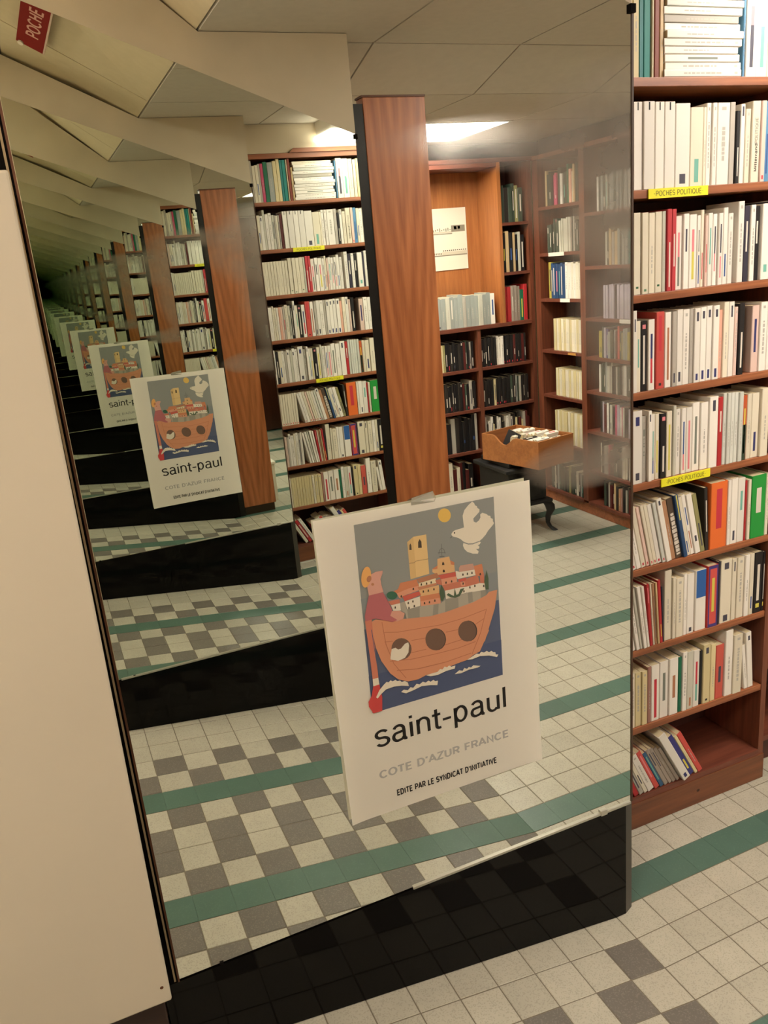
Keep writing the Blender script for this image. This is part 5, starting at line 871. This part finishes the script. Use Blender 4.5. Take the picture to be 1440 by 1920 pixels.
# print hanging in the niche
np_ = empty('framed_print', (2.62, FY - FD + .006, 1.575), 'small white roofscape print hanging in the display niche', 'picture')
yb_ = FY - FD + .002
MB().box(2.494, 2.746, yb_, yb_ + .004, 1.578, 1.958, mat('print_white', (236, 228, 208), .5)).build('print_sheet', np_)
PGm = mat('print_grey', (128, 120, 104), .6); PDm = mat('print_dark', (56, 50, 44), .6); mb = MB(); yq = yb_ + .0045
def q4(x0, x1, z0, z1, m): mb.poly([(x1, yq, z0), (x0, yq, z0), (x0, yq, z1), (x1, yq, z1)], m)
q4(2.498, 2.64, 1.800, 1.806, PGm); q4(2.505, 2.64, 1.808, 1.818, mat('print_pale', (190, 180, 160), .6)); q4(2.635, 2.735, 1.812, 1.852, PGm)
q4(2.655, 2.675, 1.826, 1.846, PDm); q4(2.683, 2.700, 1.828, 1.846, PDm)
for i in range(9): q4(2.503 + i * .015, 2.510 + i * .015, 1.818 + (i % 3) * .003, 1.830 + (i * 5 % 4) * .003, PGm)
q4(2.498, 2.742, 1.666, 1.673, PGm); q4(2.560, 2.742, 1.673, 1.693, mat('print_pale', (190, 180, 160), .6))
for i in range(12): q4(2.566 + i * .0148, 2.574 + i * .0148, 1.696, 1.703, PDm)
for i in range(5): q4(2.500 + i * .0125, 2.508 + i * .0125, 1.676, 1.688, PGm)
mb.build('printed_drawing', np_)
tag(box('card', 2.44, 2.467, FY - FD + .002, FY - FD + .004, 1.44, 1.53, mat('card_beige', (206, 186, 146), .6)), 'small beige card pinned under the print in the niche', 'card')

# side shelves along the right wall
SX, SD = 3.09, .26
sc = empty('side_shelving', (SX, -1.3, 0), 'mahogany shelves along the right wall behind the stove, reflected and hazy', 'bookcase')
def spart(name, y0, y1, z0, z1, m, x0=SX, x1=SX + SD): return MB().box(x0, x1, y0, y1, z0, z1, m).build(name, sc, origin=(x0, (y0 + y1) / 2, (z0 + z1) / 2))
for a, b in ((-1.893, -1.835), (-1.415, -1.365), (-.905, -.865), (-.42, -.39)): spart('upright', a, b, .088, 2.185, SHELFV)
spart('back_panel', -1.893, -.39, .002, 2.185, INNER, SX + SD + .001, SX + SD + .012)
spart('top_board', -1.893, -.39, 2.186, 2.21, SHELFW, SX - .004)
spart('shade_filler', -1.86, -.39, 2.211, 2.298, DARKGAP, SX + .03)  # black board paints the shaded gap over the side shelves
spart('plinth', -1.893, -.39, .002, .068, SHELFW, SX + .012, SX + .03)
cells = {'a': (-1.8345, -1.4155, [1.906, 1.629, 1.350, 1.025, .732, .42, .0875]), 'b': (-1.3645, -.9055, [1.835, 1.538, 1.24, 1.010, .803, .555, .298, .0875]), 'c': (-.8645, -.4205, [1.80, 1.50, 1.2, .90, .60, .30, .0875])}
for k, (a, b, zs) in cells.items():
    for z in zs: spart('shelf', a, b, z - .019, z, SHELFD)
gp = 'books in the reflected side shelves'
def fs(cell, lvl, hs, ws, codes, r, pad=0, d=.12, single=False):
    a, b, zs = cells[cell]; nms = {'a': 'far bay', 'b': 'near bay'}[cell]
    fill('b', 'y', a, b, SX, zs[lvl], hs, ws, codes, r, '%s shelf of the %s' % (nth_shelf[lvl + 1], nms), gp, d=d, leftpad=pad, single=single)
fs('a', 0, (.17, .22), (.016, .03), ['TN', 'DG', 'DG|w.2-.4', 'DN', 'PK', 'PK|w.2-.3', 'DG', 'W', 'DG|t.2-.6', 'DG', 'GR2', 'OR', 'C'], 21, .05, .15, True)
fs('a', 1, (.16, .20), (.014, .022), ['DG|w.7-.9', 'DG|w.2-.7', 'DN|w.3-.7', 'DG', 'DG|p.9-.97', 'DG|w.2-.6', 'LG', 'LG', 'LG', 'LG', 'LG', 'LG', 'GG', 'DG', 'G'], 22, .07)
fs('a', 2, (.205, .222), (.020, .034), ['DY|k.2-.8', 'MB|w.2-.8', 'MB|w.1-.9', 'MB|p.2-.8', 'MB|t.1-.8', 'MB|w.1-.9', 'MB', 'W|c', 'W', 'C', 'W', 'C', 'C', 'C'], 23, .06, .15, True)
fs('a', 3, (.196, .20), (.018, .028), ['Y', 'C', 'Y', 'C', 'Y|c', 'C', 'C', 'Y', 'C', 'C', 'Y', 'C', 'C'], 24, .11, .14, True)
fs('a', 4, (.172, .178), (.013, .018), ['Y', 'C', 'Y', 'C', 'C|c', 'Y', 'Y', 'C', 'C', 'C', 'Y', 'C', 'C', 'Y'], 25, .11)
fs('a', 5, (.21, .215), (.015, .02), ['Y', 'C', 'Y', 'Y', 'C', 'Y', 'Y', 'C', 'C', 'Y', 'Y', 'C', 'C', 'Y'], 26, .10)
fs('a', 6, (.13, .19), (.015, .026), ['DG', 'DG|w.1-.3', 'C|c', 'DN|w.2-.5', 'SG', 'DG|t.2-.5', 'DG', 'DN', 'DG', 'K', 'DG', 'OL', 'DN'], 27, .03)
fs('b', 0, (.18, .20), (.018, .028), ['W', 'DG', 'SG', 'DG|w.1-.4', 'LG|t.1-.8', 'SG', 'SG', 'DG', 'SG', 'SG', 'DG', 'SG', 'SG'], 28, .09)
fs('b', 1, (.17, .20), (.018, .026), ['LG', 'DG|w.2-.4', 'TN', 'G', 'TN', 'SG', 'DG', 'SG', 'SG', 'TG', 'SG', 'G', 'G'], 29, .16)
fs('b', 2, (.185, .192), (.016, .022), ['LV', 'LV|c', 'LV', 'LV', 'LV', 'DN', 'LV', 'LV', 'LV', 'LV', 'LV', 'LV|c', 'LV', 'LV'], 30, .15)
fs('b', 3, (.15, .19), (.014, .022), ['DY', 'DY|k.2-.4', 'DG', 'LV', 'VB|w.1-.8', 'SG', 'DG', 'SG|k.2-.6', 'DR', 'R2', 'DG|y.3-.6', 'OL', 'SG', 'SG'], 31, .10)
fs('b', 4, (.16, .185), (.014, .022), ['W', 'DG', 'DG|w.2-.6', 'SG', 'LG', 'G', 'LG', 'DN', 'DN', 'G|c', 'DG', 'DN', 'G'], 32, .10)
fs('b', 5, (.17, .20), (.014, .024), ['DN', 'LV', 'DR', 'W', 'DN', 'LG|k.2-.4', 'K', 'PK', 'LV', 'W|c', 'PK', 'LG', 'DN'], 33, .10)
fs('b', 6, (.15, .21), (.014, .022), ['C', 'DN', 'G', 'G|c', 'PK', 'DR', 'DR', 'DG', 'DG|w.2-.5', 'K', 'DG', 'G', 'C'], 34, .10)
fs('b', 7, (.14, .17), (.015, .024), ['DG', 'DN', 'G', 'DR', 'DR|w.2-.6', 'TN', 'DN', 'BN', 'BR', 'DN', 'G', 'DG', 'DR'], 35, .13)
WLAB = mat('label_white', (232, 226, 212), .5)
for (y0, y1, z, w_) in ((-1.735, -1.57, 1.62, 'second'), (-1.62, -1.52, 1.342, 'third'), (-1.05, -.93, 1.231, 'near bay third')):
    tag(box('shelf_label', SX - .003, SX - .0005, y0, y1, z - .012, z + .010, WLAB), 'blank white label strip on the %s shelf edge of the side shelving' % w_, 'label')
tag(box('shelf_label', SX - .003, SX - .0005, -1.55, -1.47, 1.008, 1.022, mat('label_wood', (190, 136, 70), .5)), 'tan label strip on the fourth shelf edge of the side shelving', 'label')

# ------------------------------------------------------------------ stove with the wooden tray
stv = empty('iron_stove', (2.585, -1.42, 0), 'black cast iron stove on curved legs under the wooden book box', 'stove')
sx0, sx1, sy0, sy1 = 2.43, 2.735, -1.64, -1.255
def iron(name, x0, x1, y0, y1, z0, z1, bv=.006): return MB().box(x0, x1, y0, y1, z0, z1, IRON).build(name, stv, bevel=bv)
iron('firebox', sx0 + .02, sx1 - .02, sy0 + .02, sy1 - .02, .205, .405)
iron('base_plate', sx0 - .005, sx1 + .008, sy0, sy1 + .008, .183, .205, .007)
iron('top_plate', sx0 - .01, sx1 + .012, sy0 - .01, sy1 + .012, .405, .430, .007)
iron('hot_plate', sx0 + .03, sx1 - .03, sy0 + .03, sy1 - .03, .430, .4595, .004)
dr = iron('fire_door', sx0 + .06, sx1 - .06, sy1 - .019, sy1 - .008, .235, .375, .003)
MB().box(sx1 - .095, sx1 - .086, sy1 - .0075, sy1 + .006, .295, .315, IRON).build('door_knob', dr)
for lx, ly, dx, dy in ((sx1, sy1, 1, 1), (sx0, sy1, -1, 1), (sx1, sy0, 1, -1), (sx0, sy0, -1, -1)):
    # cabriole leg: knee out, ankle in, toe out
    prof = [(.183, -.020, .030), (.160, -.008, .032), (.130, -.004, .028), (.090, -.016, .019), (.050, -.018, .014), (.025, -.010, .014), (.010, .004, .018), (.0008, .012, .020)]
    mb = MB(); k = mb.mi(IRON); n = 8
    for z, o_, r in prof:
        for a in range(n):
            t = 2 * math.pi * (a + .5) / n; mb.v.append((lx + dx * o_ + r * math.cos(t), ly + dy * o_ + r * math.sin(t) * .8, z))
    for j in range(len(prof) - 1):
        for a in range(n):
            b = (a + 1) % n; mb.f.append((j * n + a, (j + 1) * n + a, (j + 1) * n + b, j * n + b)); mb.m.append(k)
    mb.f.append(tuple(range(n))[::-1]); mb.m.append(k); mb.f.append(tuple((len(prof) - 1) * n + a for a in range(n))); mb.m.append(k)
    o = mb.build('leg', stv)
    for p in o.data.polygons: p.use_smooth = True
# box
BTH = 1.35; BW, BDp, BH, BZ = .468, .291, .161, .4600
bx = empty('book_box', (2.609, -1.308, BZ), 'open wooden box with a scooped side, full of books, on the stove', 'box', rz=BTH)
def bpart(name, mb): 
    o = mb.build(name); o.parent = bx; return o
th = .012
def lb_(name, x0, x1, y0, y1, z0, z1): return bpart(name, MB().box(x0, x1, y0, y1, z0, z1, BOXW))
lb_('bottom_board', -BW / 2 + th, BW / 2 - th, -BDp / 2 + th, BDp / 2 - th, .0, .010)
lb_('end_board', BW / 2 - th, BW / 2, -BDp / 2, BDp / 2, .0, BH)
lb_('end_board', -BW / 2, -BW / 2 + th, -BDp / 2, BDp / 2, .0, BH)
lb_('side_board', -BW / 2 + th, BW / 2 - th, -BDp / 2, -BDp / 2 + th, .0, BH)
# scooped side facing the viewer
pts = [(-BW / 2 + th, 0), (BW / 2 - th, 0), (BW / 2 - th, BH)]
sc_pts = []
for k in range(17):
    t = k / 16; x = .050 - t * .19; z = BH - .050 * (math.sin(math.pi * t) ** 1.6)
    sc_pts.append((x, z))
pts += sc_pts + [(-BW / 2 + th, BH)]
bpart('scooped_board', MB().prism(pts, BDp / 2 - th, BDp / 2, BOXW))
rb = random.Random(3)
tc_ = ['W|k.2-.8', 'C|c', 'W|r.2-.7', 'C|k.3-.7', 'DN|w.3-.8', 'W|c', 'W|k.1-.6', 'C|r.4-.8', 'W|k.3-.6', 'P|k.2-.6', 'W|r.1-.5', 'C', 'W|c', 'W|k.2-.9']
ca, sa = math.cos(BTH), math.sin(BTH)
def in_box(lx, ly, z): return (2.609 + ca * lx - sa * ly, -1.308 + sa * lx + ca * ly, BZ + z)
for row, ly in enumerate((.055, -.055)):
    x = -BW / 2 + (.065 if row else .185); i = 0
    while x < BW / 2 - .085:
        w = rb.uniform(.017, .027); sd += 1; code = tc_[(i + row * 5) % len(tc_)]
        mb, pg, _ = book_geo(w, .16, .10, code, seed=sd); j = len(mb.v); mb.v += pg.v; mb.f += [tuple(j + q for q in f) for f in pg.f]; kk = mb.mi(PAGES); mb.m += [kk] * len(pg.f)
        o = mb.build('book')
        p = in_box(x, ly, .012)
        tag(o, '%s book in the wooden box, %s in the %s row' % (BC[code.split('|')[0]][1], ORD[i], ['front', 'back'][row]), 'book', 'books in the wooden box')
        # lying on its long edge, spine up, tilted
        M = Matrix.Translation(p) @ Matrix.Rotation(BTH, 4, 'Z') @ Matrix.Rotation(R(-16 + rb.uniform(-3, 3)), 4, 'Y') @ Matrix.Translation((0, .048, .112)) @ Matrix.Rotation(R(90 * 1), 4, 'X').inverted() @ Matrix.Translation((0, 0, 0))
        M = Matrix.Translation(p) @ Matrix.Rotation(BTH, 4, 'Z') @ Matrix.Rotation(R(13 + rb.uniform(-6, 8)), 4, 'Y') @ Matrix(((1, 0, 0, 0), (0, 0, 1, -.050), (0, -1, 0, (.150 if row else .138) + rb.uniform(-.012, .016)), (0, 0, 0, 1))) @ Matrix.Scale(.62 if False else 1, 4)
        o.matrix_world = M; o.scale = (1, 1.0, .62)
        x += w + .002; i += 1

mb, pg, _ = book_geo(.028, .17, .115, 'K', seed=5); j = len(mb.v); mb.v += pg.v; mb.f += [tuple(j + q for q in f) for f in pg.f]; kk = mb.mi(PAGES); mb.m += [kk] * len(pg.f)
o = mb.build('book'); tag(o, 'black book slanting in the scoop of the wooden box', 'book', 'books in the wooden box')
# spine down, cover to the viewer, top tipped back
o.matrix_world = Matrix.Translation(in_box(-.105, .098, .082)) @ Matrix.Rotation(BTH, 4, 'Z') @ Matrix.Rotation(R(14), 4, 'Y') @ Matrix.Rotation(R(22), 4, 'X') @ Matrix(((0, 0, 1, 0), (1, 0, 0, 0), (0, 1, 0, 0), (0, 0, 0, 1)))
o.scale = (1, 1, .62)
# ------------------------------------------------------------------ small white stool glimpsed past the post
st = empty('metal_stool', (1.40, -.42, 0), 'small white metal stool glimpsed past the wooden post', 'stool')
WM = mat('white_enamel', (224, 218, 200), .4)
for lx, ly in ((1.50, -.27), (1.33, -.27), (1.50, -.52), (1.33, -.52)):
    MB().box(lx - .011, lx + .011, ly - .008, ly + .008, .0008, .285, WM).build('leg', st, bevel=.002)
for lx in (1.50, 1.33): MB().box(lx - .008, lx + .008, -.511, -.279, .125, .145, WM).build('stretcher', st)
MB().box(1.3415, 1.4885, -.276, -.262, .125, .145, WM).build('stretcher', st)
MB().box(1.31, 1.52, -.54, -.25, .2855, .305, WM).build('seat', st, bevel=.004)

br = ROWS.build('book_rows'); tag(br, 'rows of further books that only the reflections show, on all shelves', 'book', kind='stuff')

# neighbouring dark bookcase, only a sliver of which stands in the frame
nb = empty('bookcase', (2.3, 1.70, 0), 'dark bookcase at the right edge of the photo, beyond the paperback bookcase', 'bookcase')
def npart(n, x0, x1, z0, z1, y0=1.702, y1=1.93, m=SHELFD): return MB().box(x0, x1, y0, y1, z0, z1, m).build(n, nb, origin=(x0, y0, z0))
npart('side_panel', 1.8765, 1.896, .001, 2.2, m=INNER); npart('side_panel', 2.70, 2.72, .001, 2.2, m=INNER)
npart('back_panel', 1.8965, 2.6995, .001, 2.2, 1.931, 1.94, INNER); npart('plinth', 1.8965, 2.6995, .001, .08, 1.72, 1.735, INNER)
for k in range(9): npart('shelf', 1.8965, 2.6995, .085 + k * .262, .104 + k * .262)
